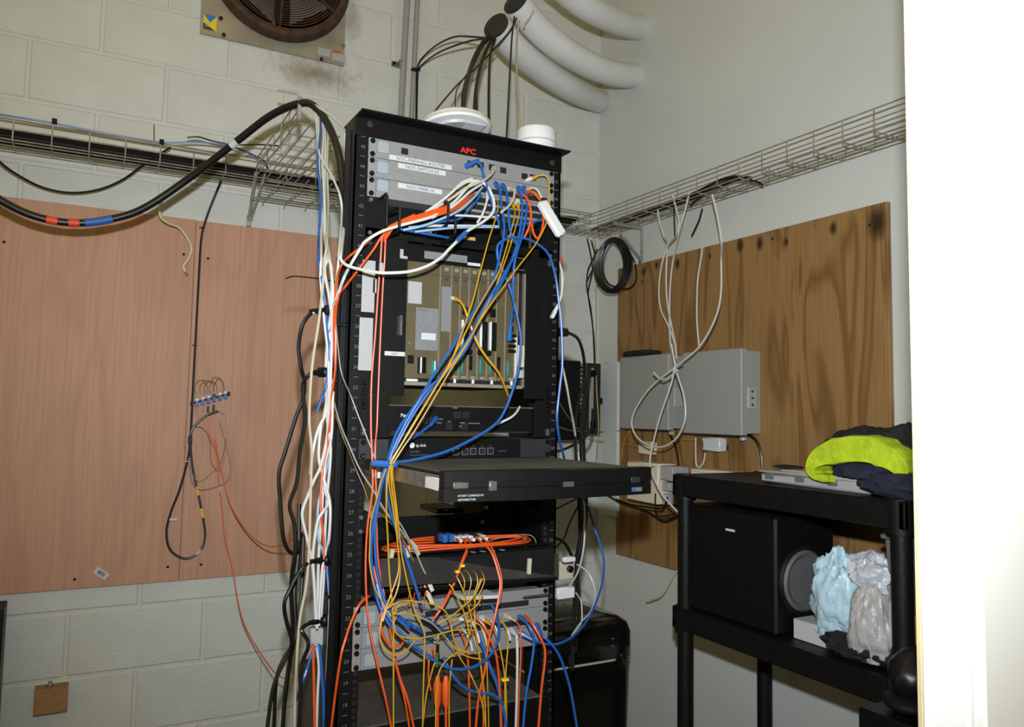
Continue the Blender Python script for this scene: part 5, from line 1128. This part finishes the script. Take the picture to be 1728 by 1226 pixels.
# orange at upper right
hang('orange patch cord hanging straight below the right end of the switches', OR, .003, [(878, 328, -.01), (888, 333, -.035), (894, 348, -.045), (896, 366, -.05), (892, 385, -.05), (885, 400, -.04)], start='boot')
hang('orange patch cord making a U beside the white adapter', OR, .003, [(896, 355, -.03), (897, 372, -.045), (900, 392, -.05), (907, 402, -.05), (914, 390, -.05), (917, 370, -.045), (914, 354, -.03)])
hang('short orange patch cord leading to the white adapter', OR, .003, [(888, 324, -.012), (897, 324, -.035), (905, 330, -.045), (912, 338, -.05)], start='boot')
hang('cream cord leading into the top of the white adapter', CR, .0028, [(889, 321, -.012), (898, 317, -.035), (907, 321, -.045), (914, 334, -.05)], start='rj')

# ---- yellow cords
yt = [(660, 778, -.115), (655, 800, -.11)]
hang('yellow fibre cord plugged into the right end of the gateway, falling left', YE, .0017, [(898, 301, -.015), (908, 297, -.03), (920, 296, -.04), (926, 306, -.045), (927, 330, -.05), (927, 355, -.055), (920, 381, -.065), (903, 413, -.075), (873, 452, -.085), (845, 490, -.095), (817, 530, -.105), (780, 591, -.115), (743, 640, -.12), (710, 695, -.12), (680, 745, -.12), (661, 780, -.115), (653, 812, -.11), (652, 864, -.1), (654, 900, -.095), (657, 966, -.09), (663, 1032, -.1), (664, 1100, -.11), (664, 1175, -.12), (664, 1235, -.12)], name='fibre_cable', start='rj')
hang('yellow fibre cord from the white plug left of the manager ring', YE, .0016, [(838, 336, -.015), (841, 346, -.035), (837, 366, -.055), (824, 408, -.075), (810, 460, -.09), (800, 500, -.1), (788, 537, -.11), (773, 579, -.118), (756, 621, -.122), (731, 660, -.122), (697, 715, -.122), (672, 758, -.12), (659, 780, -.118), (656, 810, -.11), (662, 850, -.1), (668, 890, -.095), (672, 930, -.09), (672, 965, -.09), (658, 1007, -.095), (643, 1050, -.105), (643, 1085, -.11), (662, 1104, -.115), (682, 1100, -.115), (701, 1080, -.105)], name='fibre_cable')
hang('yellow fibre cord, left of the close pair under the third silver unit', YE, .0016, [(866, 345, -.012), (869, 360, -.035), (866, 376, -.05), (854, 420, -.075), (841, 460, -.09), (820, 496, -.1), (798, 535, -.11), (778, 576, -.12), (752, 625, -.124), (724, 672, -.124), (692, 726, -.124), (668, 766, -.122), (660, 785, -.118), (661, 820, -.112), (668, 868, -.105), (671, 917, -.1), (675, 966, -.095), (668, 1002, -.1), (653, 1027, -.105), (646, 1048, -.11)], name='fibre_cable', start='rj')
hang('yellow fibre cord, right of the close pair under the third silver unit', YE, .0016, [(874, 345, -.012), (876, 362, -.035), (870, 384, -.055), (861, 415, -.07), (850, 447, -.085), (835, 487, -.095), (812, 535, -.107), (788, 580, -.117), (757, 630, -.123), (730, 676, -.123), (700, 726, -.123), (673, 766, -.121), (662, 790, -.116), (666, 830, -.11), (672, 880, -.105), (678, 936, -.1), (692, 1002, -.1), (700, 1030, -.105), (715, 1063, -.11), (716, 1100, -.115), (714, 1175, -.12), (713, 1235, -.12)], name='fibre_cable', start='rj')
hang('thicker yellow patch cord plugged into an exchange card, crossing the others', YE, .0028, [(768, 504, 0), (776, 508, -.02), (783, 518, -.035), (790, 537, -.045), (805, 577, -.05), (822, 604, -.05), (841, 628, -.045), (853, 655, -.02), (858, 668, .0)], start='rj')
hang('yellow fibre cord on the far left below the strap', YE, .0015, [(652, 790, -.105), (643, 812, -.1), (636, 840, -.095), (626, 880, -.085), (624, 920, -.08), (624, 950, -.08), (632, 990, -.085), (648, 1020, -.09), (660, 1040, -.1)], name='fibre_cable')
for lb, pts in (
    ('yellow cord loop arching highest over the tangle', [(653, 1027), (670, 1016), (687, 1013), (712, 1016), (736, 1021), (752, 1032), (760, 1050), (765, 1075), (773, 1093), (790, 1100), (806, 1102)]),
    ('yellow cord sweeping down right through the middle of the tangle', [(661, 1036), (680, 1034), (697, 1037), (726, 1049), (746, 1068), (770, 1095), (788, 1107), (813, 1112)]),
    ('yellow cord curling under the left of the tangle then running level right', [(668, 1040), (664, 1056), (672, 1071), (697, 1077), (731, 1072), (770, 1062), (801, 1063)]),
    ('yellow cord ring at the centre of the tangle', [(692, 1016), (672, 1022), (664, 1044), (670, 1068), (688, 1082), (700, 1072)]),
    ('yellow cord dropping from the crossing point to the orange boots', [(746, 1068), (739, 1075), (741, 1100), (731, 1125), (720, 1170), (712, 1235)]),
    ('yellow cord hooking left above the orange boots', [(782, 1096), (761, 1107), (748, 1120), (740, 1137), (736, 1170), (735, 1235)]),
    ('yellow cord falling from the fibre cover, leftmost of its row', [(758, 985), (765, 995), (783, 1032), (791, 1065), (788, 1085), (784, 1094)]),
    ('yellow cord crossing the fibre cover row towards lower right', [(772, 975), (780, 992), (790, 1020), (796, 1050), (790, 1080)]),
    ('yellow cord falling from the right of the fibre cover to the bottom', [(811, 976), (803, 1005), (801, 1035), (803, 1065), (808, 1100), (813, 1135), (818, 1175), (820, 1235)]),
    ('yellow cord rising from the tangle to the right of the fibre cover', [(738, 1052), (760, 1040), (780, 1024), (800, 1005), (814, 976)]),
    ('yellow cord rising beside it, a little lower', [(762, 1048), (785, 1036), (805, 1020), (815, 1002)]),
    ('yellow cord slanting across the bottom of the tangle', [(770, 1095), (778, 1112), (790, 1130), (800, 1150), (812, 1180), (822, 1240)]),
    ('short yellow cord falling straight left of the orange boots', [(763, 1112), (760, 1140), (758, 1175), (758, 1235)])):
    k = sum(ord(c) for c in lb) % 7
    cable(lb, YE, .0015, [(a, b, -.1-.004*k-(.02 if i % 2 else 0)*.3) for i, (a, b) in enumerate(pts)], 'fibre_cable')
hang('yellow cord, left of the pair tied with a yellow tie at the lower right', YE, .0016, [(819, 1046, -.02), (832, 1059, -.05), (841, 1083, -.07), (848, 1115, -.08), (852, 1144, -.085), (852, 1170, -.09), (852, 1235, -.09)], name='fibre_cable', start='rj')
hang('yellow cord, right of the pair tied with a yellow tie at the lower right', YE, .0016, [(842, 1046, -.02), (853, 1056, -.05), (857, 1085, -.07), (855, 1115, -.08), (853, 1144, -.085), (854, 1170, -.09), (855, 1235, -.09)], name='fibre_cable', start='rj')
q = onY(852, 1146, -.086); tag(MB().box(q-V((.008, .006, .003)), q+V((.008, .006, .003)), .001).build('cable_tie', 'tape_yellow'), 'yellow tie joining two yellow cords at the lower right', 'cable tie')
hang('thin yellow cord under the fibre gap at the far left of the silver unit', YE, .0014, [(788, 1046, -.02), (806, 1052, -.04), (818, 1066, -.06), (822, 1090, -.07), (822, 1130, -.08), (824, 1190, -.08), (825, 1240, -.08)], name='fibre_cable', start='rj')

# ---- orange cords on the front
hang('orange fibre cord falling straight in front of the long paper labels', OR, .0022, [(652, 388, -.06), (645, 402, -.05), (642, 440, -.04), (638, 493, -.035), (633, 567, -.035), (627, 640, -.035), (626, 720, -.04), (628, 773, -.05), (629, 817, -.055), (626, 847, -.055), (620, 890, -.055), (617, 950, -.055), (619, 1017, -.06), (626, 1071, -.07), (638, 1125, -.08), (650, 1175, -.09), (662, 1235, -.09)], name='fibre_cable')
hang('orange fibre cord falling just right of the straight one', OR, .002, [(658, 388, -.06), (651, 405, -.05), (649, 440, -.04), (646, 485, -.035), (642, 567, -.035), (638, 665, -.035), (636, 720, -.04), (633, 761, -.05), (635, 837, -.055), (636, 896, -.055), (638, 941, -.055), (646, 990, -.06), (653, 1032, -.07), (660, 1071, -.075), (666, 1112, -.08), (682, 1175, -.09), (692, 1235, -.09)], name='fibre_cable')
q = onY(643, 451, -.04); tag(MB().box(q-V((.004, .003, .01)), q+V((.005, .003, .01)), .001).build('cable_tag', 'paper'), 'white paper tag on the straight orange fibre cords', 'tag')
hang('orange cord arching off to the left at the bottom of the rack', OR, .0026, [(624, 1005, -.04), (616, 1009, -.05), (604, 1024, -.06), (592, 1051, -.06), (583, 1078, -.06), (575, 1108, -.06), (566, 1170, -.06), (558, 1235, -.06)], name='fibre_cable')
hang('orange cord curling under the blue plugs into the tangle', OR, .0026, [(630, 955, -.06), (636, 980, -.065), (646, 1012, -.075), (643, 1040, -.08), (645, 1068, -.08), (658, 1088, -.08), (675, 1089, -.08), (684, 1078, -.07)], name='fibre_cable')
hang('orange cord falling right of the left silver displays to the bottom', OR, .0024, [(651, 1020, -.06), (658, 1060, -.07), (664, 1095, -.075), (674, 1140, -.08), (688, 1180, -.09), (700, 1235, -.09)], name='fibre_cable')
for i in range(3):
    cable('orange fibre cord from the couplers running in the bunch down left', OR, .002, [(770+10*i, 908, .0), (776+9*i, 915, -.02), (788, 928-i, -.04), (782-i, 945, -.06), (765, 985+2*i, -.07), (748, 1018+2*i, -.08), (729, 1048, -.08)], 'fibre_cable', group='orange cords tied below the couplers')
for (px, py) in ((780, 954), (772, 964)):
    q = onY(px, py, -.07); tag(MB().box(q-V((.005, .005, .003)), q+V((.005, .005, .003)), .001).build('cable_tie', 'tape_yellow'), 'upper small yellow tie on the orange bunch' if py < 960 else 'lower small yellow tie on the orange bunch', 'cable tie')
hang('thick orange cord bowing right from the couplers down across the silver units', OR, .0026, [(803, 906, 0), (812, 914, -.02), (829, 931, -.05), (841, 966, -.07), (844, 990, -.08), (836, 1037, -.09), (827, 1071, -.09), (822, 1100, -.09), (817, 1137, -.09), (808, 1175, -.09), (802, 1235, -.09)], name='fibre_cable')
hang('orange cord from the couplers, beside the thick bowing one', OR, .0018, [(812, 906, 0), (822, 914, -.02), (831, 926, -.045), (842, 955, -.065), (847, 985, -.075), (842, 1020, -.085)], name='fibre_cable')
hang('orange cord crossing down right over the lower silver units', OR, .0026, [(788, 1025, -.03), (800, 1038, -.06), (817, 1056, -.08), (832, 1088, -.09), (839, 1115, -.09), (844, 1172, -.09), (846, 1235, -.09)], name='fibre_cable')
hang('orange patch cord with a fat boot at the right end of the lower units', OR, .003, [(888, 1043, -.02), (897, 1050, -.05), (909, 1070, -.065), (919, 1093, -.07), (919, 1120, -.07), (914, 1160, -.07), (908, 1235, -.07)], start='boot')
hang('brownish orange cord beside the white one at the lower right', OR, .002, [(862, 1043, -.02), (872, 1050, -.04), (878, 1063, -.055), (879, 1100, -.06), (876, 1172, -.06), (874, 1235, -.06)], name='fibre_cable', start='sc')
hang('white patch cord falling at the lower right of the silver units', W, .003, [(866, 1066, -.015), (871, 1074, -.035), (873, 1100, -.05), (872, 1172, -.05), (870, 1235, -.05)], start='boot')
hang('blue patch cord falling at the lower right, bending left', B, .0031, [(880, 1043, -.02), (888, 1050, -.045), (897, 1065, -.06), (901, 1085, -.06), (897, 1120, -.06), (888, 1172, -.06), (882, 1235, -.06)], start='boot')
hang('blue patch cord leaving the lower units to the far right bottom', B, .003, [(908, 1058, -.02), (916, 1072, -.05), (932, 1088, -.06), (946, 1110, -.06), (958, 1145, -.06), (965, 1175, -.06), (975, 1235, -.06)], start='boot')
for i, (a, b, c, d) in enumerate(((724, 1093, 723, 1142), (730, 1088, 737, 1120))):
    cable(('short orange cord hanging straight above the orange boots, left', 'short orange cord hanging above the orange boots, right')[i], OR, .002, [(a, b, -.09), ((a+c)/2, (b+d)/2, -.1), (c, d, -.1), (c+4, d+22, -.1)], 'fibre_cable')
for i, (px, py) in enumerate(((738, 1158), (752, 1158))):
    q = onY(px, py, -.11); o = MB().tube([q+V((0, 0, .022)), q+V((0, 0, .005)), q+V((.001, 0, -.03)), q+V((.002, 0, -.045)), q+V((.004, 0, -.12))], [.004, .0085, .0075, .003, .0026], 8).build('orange_boot', OR); tag(o, ('left of two fat orange cable boots at the bottom of the tangle', 'right of two fat orange cable boots at the bottom of the tangle')[i], 'cable boot')
text('DRAKA', .0085, onY(739, 1124, -.118), (0, 0, 1), (-1, 0, 0), 'led_green', tag(MB().box(onY(738, 1112, -.1165)-V((.0035, .001, .03)), onY(738, 1112, -.1165)+V((.0035, .001, .03))).build('cable_sleeve', 'black_rubber'), 'black sleeve with green lettering in the middle of the tangle', 'sleeve'))
hang('orange cord falling left of the white plugs in the lower units', OR, .0022, [(772, 1060, -.02), (780, 1072, -.05), (787, 1092, -.07), (790, 1120, -.08), (792, 1175, -.09), (793, 1235, -.09)], name='fibre_cable')
hang('orange cord falling among the white plugs in the lower units', OR, .0022, [(797, 1064, -.02), (803, 1078, -.05), (809, 1108, -.07), (813, 1140, -.08), (815, 1175, -.09), (816, 1235, -.09)], name='fibre_cable')
# white plugged cords in the lower units
for i, (px, py, ex, ey) in enumerate(((792, 1046, 806, 1070), (806, 1050, 819, 1076), (826, 1046, 838, 1062), (846, 1050, 858, 1066), (780, 1062, 794, 1084), (796, 1070, 806, 1094))):
    cable('white plugged stub cord in the row of sockets of the lower silver units', W, .0026, [(px, py, -.004), ((px*2+ex)/3, py+3, -.03), (ex, ey, -.05), (ex+3, ey+14, -.055)], 'patch_cable', group='white stubs in the lower silver units', start='rj')
for i, (px, py, ex, ey) in enumerate(((672, 1040, 706, 1066), (680, 1046, 714, 1072), (690, 1052, 722, 1076), (712, 1040, 744, 1070), (722, 1044, 752, 1074), (730, 1048, 760, 1078), (700, 1058, 730, 1080))):
    cable('fat blue plug end in the blue cluster in front of the lower silver units', B, .0042, [(px, py, -.075), ((px+ex)/2, (py+ey)/2-1, -.06), (ex, ey, -.02)], 'patch_cable', group='blue plugs clustered at the lower silver units', end='rj', n=7)
hang('blue cord bowing under the yellow tangle to the right', B, .0032, [(636, 985, -.065), (650, 1030, -.085), (680, 1072, -.1), (714, 1100, -.11), (740, 1118, -.115), (765, 1128, -.115), (795, 1126, -.11), (820, 1112, -.1), (836, 1090, -.09), (842, 1060, -.07), (838, 1035, -.04), (828, 1018, -.02)])
hang('blue cord leaning right below the bowing one', B, .003, [(748, 1108, -.09), (765, 1140, -.1), (785, 1160, -.1), (808, 1168, -.1), (832, 1172, -.1), (848, 1190, -.1), (856, 1240, -.1)])
hang('blue cord stub with a clear plug in the middle of the lower units', B, .0036, [(806, 1072, -.03), (812, 1085, -.05), (818, 1098, -.06), (826, 1122, -.07), (838, 1152, -.08), (844, 1185, -.08), (846, 1240, -.08)], start='boot')
# orange loops in the fibre tray
for i, (rx, dy) in enumerate(((1, 0), (.96, 5), (.9, -3))):
    c0 = V((.245, .03, uz(20.55)+.006+.004*i)); P = [c0+V((.19*rx*math.cos(a)*(1 if math.cos(a) > 0 else .95), .055*math.sin(a)-.02, .002*math.sin(3*a+i))) for a in [2*math.pi*k/20 for k in range(20)]]
    cable('orange fibre cord coiled flat on the black rack shelf', OR, .0022, P, 'fibre_cable', group='orange coils on the rack shelf', closed=True, per=4)
o = thing('splice_holder', 'cream splice holder lying inside the orange coils', 'splice holder', onY(815, 934, -.01)); q = onY(818, 934, -.01)
MB().box(q-V((.05, .02, .003)), q+V((.055, .02, .005)), .002).build('holder', 'cable_cream', o)
for i in range(4): MB().box(q+V((-.04+.025*i, -.018, .005)), q+V((-.03+.025*i, .018, .009)), .001).build('splice', 'cable_grey', o)
hang('thin pale fibre loop standing up at the right of the orange coils', 'cable_grey', .0009, [(800, 922, 0), (840, 908, -.01), (872, 904, -.01), (888, 912, -.01), (884, 928, -.01), (872, 936, 0)], name='fibre_pigtail', n=5)
hang('second thin pale fibre loop, further right over the cover', 'cable_grey', .0009, [(880, 901, 0), (898, 904, -.01), (905, 918, -.01), (898, 934, -.01), (893, 944, -.02)], name='fibre_pigtail', n=5)
for i in range(4): cable('thin orange fibre rising behind the smoked cover at the left', OR, .0012, [(688+9*i, 1028, -.04), (690+9*i, 1005, -.05), (697+8*i, 985-3*i, -.06), (706+6*i, 990, -.05)], 'fibre_pigtail', group='thin orange fibres at the left of the lower units', n=5)
for i in range(4): cable('thin yellow fibre hooking over the lower edge of the smoked cover', YE, .0012, [(772+13*i, 962, -.06), (779+12*i, 968, -.09), (784+11*i, 982, -.1), (782+9*i, 1004, -.1), (786+8*i, 1022, -.1)], 'fibre_pigtail', group='thin yellow fibres at the cover edge', n=5)

# ---- above the rack: cables from the pipe mouths
for i, (dx, pts) in enumerate(((0, [(828, 62, .72), (815, 76, .7), (806, 92, .66), (794, 118, .6), (786, 150, .5), (783, 178, .4), (780, 215, .28)]), (1, [(832, 64, .72), (822, 84, .68), (812, 110, .62), (804, 145, .5), (801, 180, .4), (799, 225, .28)]), (2, [(836, 66, .72), (829, 86, .66), (826, 110, .6), (825, 150, .5), (825, 195, .4), (826, 240, .3)]), (3, [(824, 60, .72), (812, 74, .7), (800, 96, .66), (790, 124, .6), (782, 155, .5), (780, 180, .4), (777, 212, .28)]), (4, [(830, 66, .72), (818, 90, .67), (808, 120, .6), (804, 150, .5), (804, 185, .4), (802, 228, .28)]))):
    cable(('black cable, second from left of those hanging from the lowest pipe mouth', 'black cable in the middle of those hanging from the lowest pipe mouth', 'black cable, rightmost of those hanging from the lowest pipe mouth', 'black cable, leftmost of those hanging from the lowest pipe mouth', 'black cable, second from right of those hanging from the lowest pipe mouth')[i], K, (.0055, .0055, .0042, .005, .005)[i], pts, 'pipe_cable', group='black cables hanging from the lowest pipe mouth')
cable('black cable looping from the pipe mouth to the right hand conduit, upper', K, .0034, [(820, 64, .72), (795, 62, .8), (768, 62, .9), (740, 74, 1.0), (718, 92, 1.1), (705, 112, 1.15), (703, 150, 1.16), (702, 200, 1.16)], 'pipe_cable')
cable('black cable looping from the pipe mouth to the right hand conduit, lower', K, .0034, [(822, 66, .72), (798, 68, .8), (765, 78, .9), (738, 90, 1.0), (716, 106, 1.1), (706, 120, 1.15), (704, 160, 1.155), (703, 210, 1.155)], 'pipe_cable')
cable('thin black cable slanting from the middle pipe across to the access point', K, .003, [(872, 30, .68), (862, 50, .66), (840, 76, .66), (806, 112, .68), (775, 140, .6), (750, 168, .4), (733, 189, .2)], 'pipe_cable')
cable('black cable hanging straight from the middle pipe mouth', K, .003, [(868, 28, .68), (864, 60, .62), (861, 110, .5), (858, 170, .36), (855, 228, .22), (853, 245, .15)], 'pipe_cable')
cable('cream cable hanging from the middle pipe mouth to the white drum', CR, .0034, [(876, 34, .68), (872, 70, .62), (872, 120, .5), (874, 165, .36), (876, 200, .2), (880, 240, .08)], 'pipe_cable')
cable('thin black wire hanging beside the pipe cables left of the access point', K, .002, [(800, 108, .64), (776, 142, .55), (769, 160, .45), (768, 190, .3)], 'pipe_cable', n=5)
cable('cream cable curling on the middle white pipe', CR, .0036, [(900, 18, .66), (894, 30, .66), (886, 40, .66), (884, 48, .66)], 'pipe_cable')
q = onY(703, 118, 1.15); tag(MB().box(q-V((.02, .012, .003)), q+V((.012, .012, .003)), .001).build('cable_tie', 'black_plastic'), 'black cable tie holding two cables to the right hand conduit', 'cable tie')

# ---- right of the rack
hang('white cable with a plug at its end hanging by the orange ring', W, .003, [(943, 441, .02), (948, 458, 0), (949, 480, -.01), (947, 500, -.015), (941, 516, -.02), (936, 526, -.02)], end='rj')
q = onY(946, 438, .03); o = MB().tube([q+V((.006*math.cos(a), 0, .006*math.sin(a)))for a in [2*math.pi*k/14 for k in range(14)]], .002, 6, closed=True).build('cable_ring', 'tape_red'); tag(o, 'small orange ring at the right edge of the rack', 'ring')
pw2 = cable('black power cord plugged into the right side of the rack, arching down', K, .0045, [(953, 561, .1), (963, 563, .12), (975, 571, .16), (982, 588, .2), (986, 612, .22), (985, 642, .24), (976, 680, .25), (971, 715, .26), (972, 760, .26), (976, 830, .25), (978, 900, .24), (972, 960, .22), (968, 1050, .2), (966, 1130, .18)], 'power_cable', 'power cord', n=8, start='iec')
for i, pts in enumerate(([(990, 640, .5), (982, 700, .45), (980, 760, .4), (984, 840, .36), (980, 900, .34), (974, 950, .32), (978, 1020, .3), (970, 1100, .3)], [(996, 620, .6), (986, 700, .5), (986, 770, .44), (990, 850, .4), (986, 905, .38), (976, 960, .36), (970, 1040, .34), (960, 1120, .34)], [(972, 740, .4), (974, 800, .4), (979, 850, .38), (977, 910, .36), (969, 940, .34), (952, 915, .3), (932, 905, .25)], [(1000, 690, .5), (998, 720, .48), (985, 740, .46), (965, 752, .44), (945, 760, .4), (925, 764, .3)])):
    cable(('black cord hanging nearest the rack in the right hand bundle', 'black cord hanging furthest right in the right hand bundle', 'black cord curling back to the shelf in the right hand bundle', 'black cord bending left above the right hand bundle')[i], K, .0045, pts, 'power_cable', 'power cord', n=7)
cable('black cord slanting left from the right hand bundle behind the drawer', K, .003, [(985, 838, .4), (972, 860, .38), (960, 885, .36), (950, 910, .34), (930, 930, .28)], 'power_cable', 'power cord')
cable('black cord running level under the drawer towards the rack', K, .003, [(990, 830, .4), (970, 842, .36), (945, 855, .3), (925, 866, .25)], 'power_cable', 'power cord')
hang('white cable piece hanging at the right edge of the rack', W, .003, [(948, 612, .1), (953, 635, .12), (958, 660, .14), (963, 690, .18), (967, 710, .22), (975, 760, .3)])
hang('white cable swinging out of the right hand bundle below the drawer', W, .0028, [(975, 760, .32), (985, 840, .3), (987, 890, .28), (984, 930, .25), (975, 965, .2), (960, 990, .14)])
hang('thin white cable bowing right inside the big blue bow', W, .0022, [(974, 952, .2), (992, 965, .2), (1003, 990, .18), (1004, 1010, .15), (996, 1032, .1), (980, 1050, .05), (965, 1072, .0)])
hang('thin white cable bowing from the lower white plug', W, .002, [(972, 1000, .15), (980, 1012, .16), (982, 1030, .16), (981, 1050, .16), (970, 1068, .12)])
for i, (px, py, wd, h) in enumerate(((962, 943, .024, .007), (957, 999, .034, .015))):
    q = onY(px, py, .12); tag(MB().box(q-V((wd, .008, h/1)), q+V((wd*.6, .008, h/1)), .003).build('plug_pack', 'white_plastic'), ('small white plug at the right of the smoked cover', 'larger white plug block at the right of the lower silver units')[i], 'plug')
o = thing('switch_box', 'small beige switch box with a black knob behind the white plugs', 'switch', onY(958, 965, .16)); q = onY(955, 962, .16); MB().box(q-V((.03, 0, .024)), q+V((.024, .02, .024)), .002).build('plate', 'cable_cream', o); q = onY(961, 959, .156); MB().lathe([(.009, 0), (.009, .008), (.006, .01), (0, .01)], q, n=14, T=TY).build('knob', 'black_plastic', o)
hang('thin yellow cable running right from behind the rack to the ivory socket', YE, .0018, [(944, 680, .3), (958, 702, .5), (975, 722, .8), (990, 734, 1.0), (1008, 743, 1.1), (1030, 746, 1.12), onX(1052, 749, QX-.01), onX(1075, 754, QX-.03)], name='wall_cable')
hang('thin grey wire running level to the brown board', 'cable_grey', .0018, [(940, 719, .3), (964, 726, .6), (990, 728, 1.0), (1022, 728, 1.15), onX(1045, 726, QX-.02), onX(1062, 722, QX-.02)], name='wall_cable')
hang('thin yellow cable rising up the left edge of the brown board', YE, .0016, [onX(1064, 723, QX-.02), onX(1056, 738, QX-.01), onX(1051, 752, QX-.006), onX(1050, 772, QX-.006)], name='wall_cable')
hang('thin yellow cable sagging between the two grey enclosures', YE, .0016, [onX(1128, 726, QX-.04), onX(1140, 737, QX-.03), onX(1152, 741, QX-.02), onX(1171, 742, QX-.02)], name='wall_cable')
hang('tan cable hanging down the corner from the tray', 'cable_tan', .0026, [(1004, 385, 1.1), (1005, 440, 1.12), (1006, 520, 1.13), (1006, 600, 1.12), (1007, 660, 1.0), (1010, 725, 1.0), (1003, 800, 1.1)], name='wall_cable')
for i, pts in enumerate(([(991, 402, 1.1), (996, 425, 1.1), (1000, 455, 1.1), (994, 482, 1.1), (993, 500, 1.1), (999, 540, 1.1), (1003, 580, 1.08), (1004, 640, 1.06)], [(998, 405, 1.08), (1006, 440, 1.08), (996, 462, 1.08), (990, 480, 1.08), (997, 520, 1.08), (1001, 560, 1.06), (1003, 610, 1.05)], [(1008, 420, 1.08), (1000, 438, 1.07), (992, 456, 1.07), (990, 475, 1.07)])):
    cable(('black cable hanging left of the coil in the corner, reaching lowest', 'black cable crossing it left of the coil in the corner', 'short black cable curving left from the coil')[i], K, .003, pts, 'wall_cable')
# black coil
cc = onX(1034, 446, RX-.12)
def coil():
    t = thing('cable_coil', 'coil of black cable hung from the tray in the corner', 'cable coil', cc-V((0, 0, .11)))
    for i in range(9):
        rx, rz = .062+.0045*(i % 5)-.002*(i//5), .098+.0035*(i % 4); off = V((-.012*(i % 3)+.01, .006*(i % 4)-.012, -.004*(i % 3)))
        d = V((.55, -.83, 0)).normalized()
        P = [cc+off+d*(rx*.95*math.cos(a))+V((0, 0, rz*math.sin(a)-.006*math.cos(2*a+i))) for a in [2*math.pi*k/28 for k in range(28)]]
        MB().tube(P, .0046, 6, closed=True).build('turn', K, t)
coil()
cable('loose black cable end curving off the coil towards the board, with a red band', K, .0032, [onX(1046, 404, RX-.1), onX(1060, 422, RX-.08), onX(1070, 440, RX-.06), onX(1074, 460, RX-.05), onX(1072, 476, RX-.05), onX(1062, 486, RX-.06), onX(1045, 487, RX-.08)], 'wall_cable', bands=((.36, .4, 'tape_red'),))
for i in range(3):
    y = .012*i
    cable('black cable lying in the right wall tray', K, .005, [V((RX-.05-.03*i, 1.1, 2.162)), V((RX-.06-.025*i, .8, 2.166)), V((RX-.07-.02*i, .5, 2.164)), V((RX-.07-.02*i, .3, 2.18)), onX(1240+14*i, 300, RX-.1)], 'tray_cable', group='black cables lying in the right wall tray')
hang('black cable rising in an arc inside the right wall tray', K, .004, [onX(1165, 346, RX-.1), onX(1185, 330, RX-.1), onX(1210, 312, RX-.1), onX(1245, 303, RX-.1), onX(1275, 306, RX-.1), onX(1287, 312, RX-.1)], name='tray_cable')
hang('black cable end poking down left of the white hanging cables', K, .0032, [onX(1185, 352, RX-.08), onX(1180, 370, RX-.07), onX(1173, 386, RX-.06), onX(1167, 398, RX-.06)], name='loose_cable')
hang('black cable dropping straight behind the crossing white cables', K, .003, [onX(1137, 345, RX-.09), onX(1138, 375, RX-.08), onX(1139, 402, RX-.06)], name='loose_cable')
XW = QX-.022
def wal(label, pts, m=W, r=.0033, dx=0, **k): return cable(label, m, r, [onX(a, b, XW-dx-(.06 if b < 410 else 0)) for a, b in pts], 'hanging_cable', **k)
wal('white cable, leftmost of those hanging from the right tray', [(1110, 354), (1113, 375), (1120, 398), (1126, 413), (1125, 440), (1124, 470), (1126, 510), (1135, 558), (1141, 590), (1140, 630)], dx=.02)
wal('white cable bowing out left beneath the crossing on the right wall', [(1134, 326), (1141, 352), (1146, 376), (1142, 396), (1127, 416), (1117, 445), (1112, 485), (1115, 521), (1129, 552), (1138, 578), (1142, 605)], dx=.03)
wal('white cable crossing right to left from the tray', [(1163, 326), (1156, 355), (1149, 381), (1137, 433), (1132, 470), (1130, 510), (1130, 550), (1132, 585), (1138, 612)], dx=.04)
wal('long white cable from the right of the tray making the big loop before the enclosures', [(1202, 328), (1210, 362), (1217, 405), (1217, 440), (1217, 489), (1211, 526), (1195, 562), (1175, 590), (1142, 617), (1100, 651), (1076, 684), (1066, 712), (1074, 736), (1096, 751), (1120, 753), (1142, 738), (1156, 708), (1154, 668), (1141, 625), (1133, 580)], dx=.17)
wal('white cable hanging between the loops and ending at the large enclosure', [(1186, 360), (1185, 418), (1181, 447), (1177, 480), (1176, 538), (1180, 588)], dx=.01)
wal('white cable tail snaking from the loop down to the shelf leg', [(1140, 612), (1132, 650), (1115, 699), (1104, 740), (1097, 782), (1108, 816), (1125, 843), (1150, 870)], dx=.2)
wal('short white cable end sticking out left inside the loop', [(1103, 628), (1112, 637), (1121, 640), (1133, 633), (1144, 624)], dx=.2)
wal('white cable down the board to the small white box', [(1174, 738), (1174, 765), (1175, 783), (1180, 788), (1187, 780), (1190, 764)], dx=.0, r=.003)
wal('black cable from the left enclosure down the board', [(1128, 730), (1138, 748), (1144, 775), (1146, 810), (1146, 850), (1146, 885)], K, .0042, .0)
wal('black cable from the large enclosure down behind the shelf top', [(1258, 732), (1270, 737), (1279, 748), (1285, 770), (1286, 795), (1286, 830)], K, .0045, .0)
wal('black cord sagging below the ivory telephone box to the shelf leg', [(1025, 835), (1045, 846), (1065, 853), (1090, 862), (1106, 871), (1120, 879), (1135, 875), (1148, 866)], K, .0035, .03)
wal('black cord running along the bottom edge of the ivory telephone box', [(1040, 842), (1065, 851), (1092, 855), (1115, 858), (1124, 848), (1126, 838)], K, .0035, .09)
wal('black cord looping round the transformer on the ivory box', [(1106, 832), (1106, 855), (1110, 870), (1125, 870), (1140, 866)], K, .003, .08)
cable('cream cable end with plugs poking out left of the shelf leg', CR, .003, [onX(1150, 955, RX-.02), onX(1136, 972, RX-.04), onX(1124, 995, RX-.05), onX(1112, 1008, RX-.06), onX(1096, 1013, RX-.06)], 'loose_cable', end='rj')
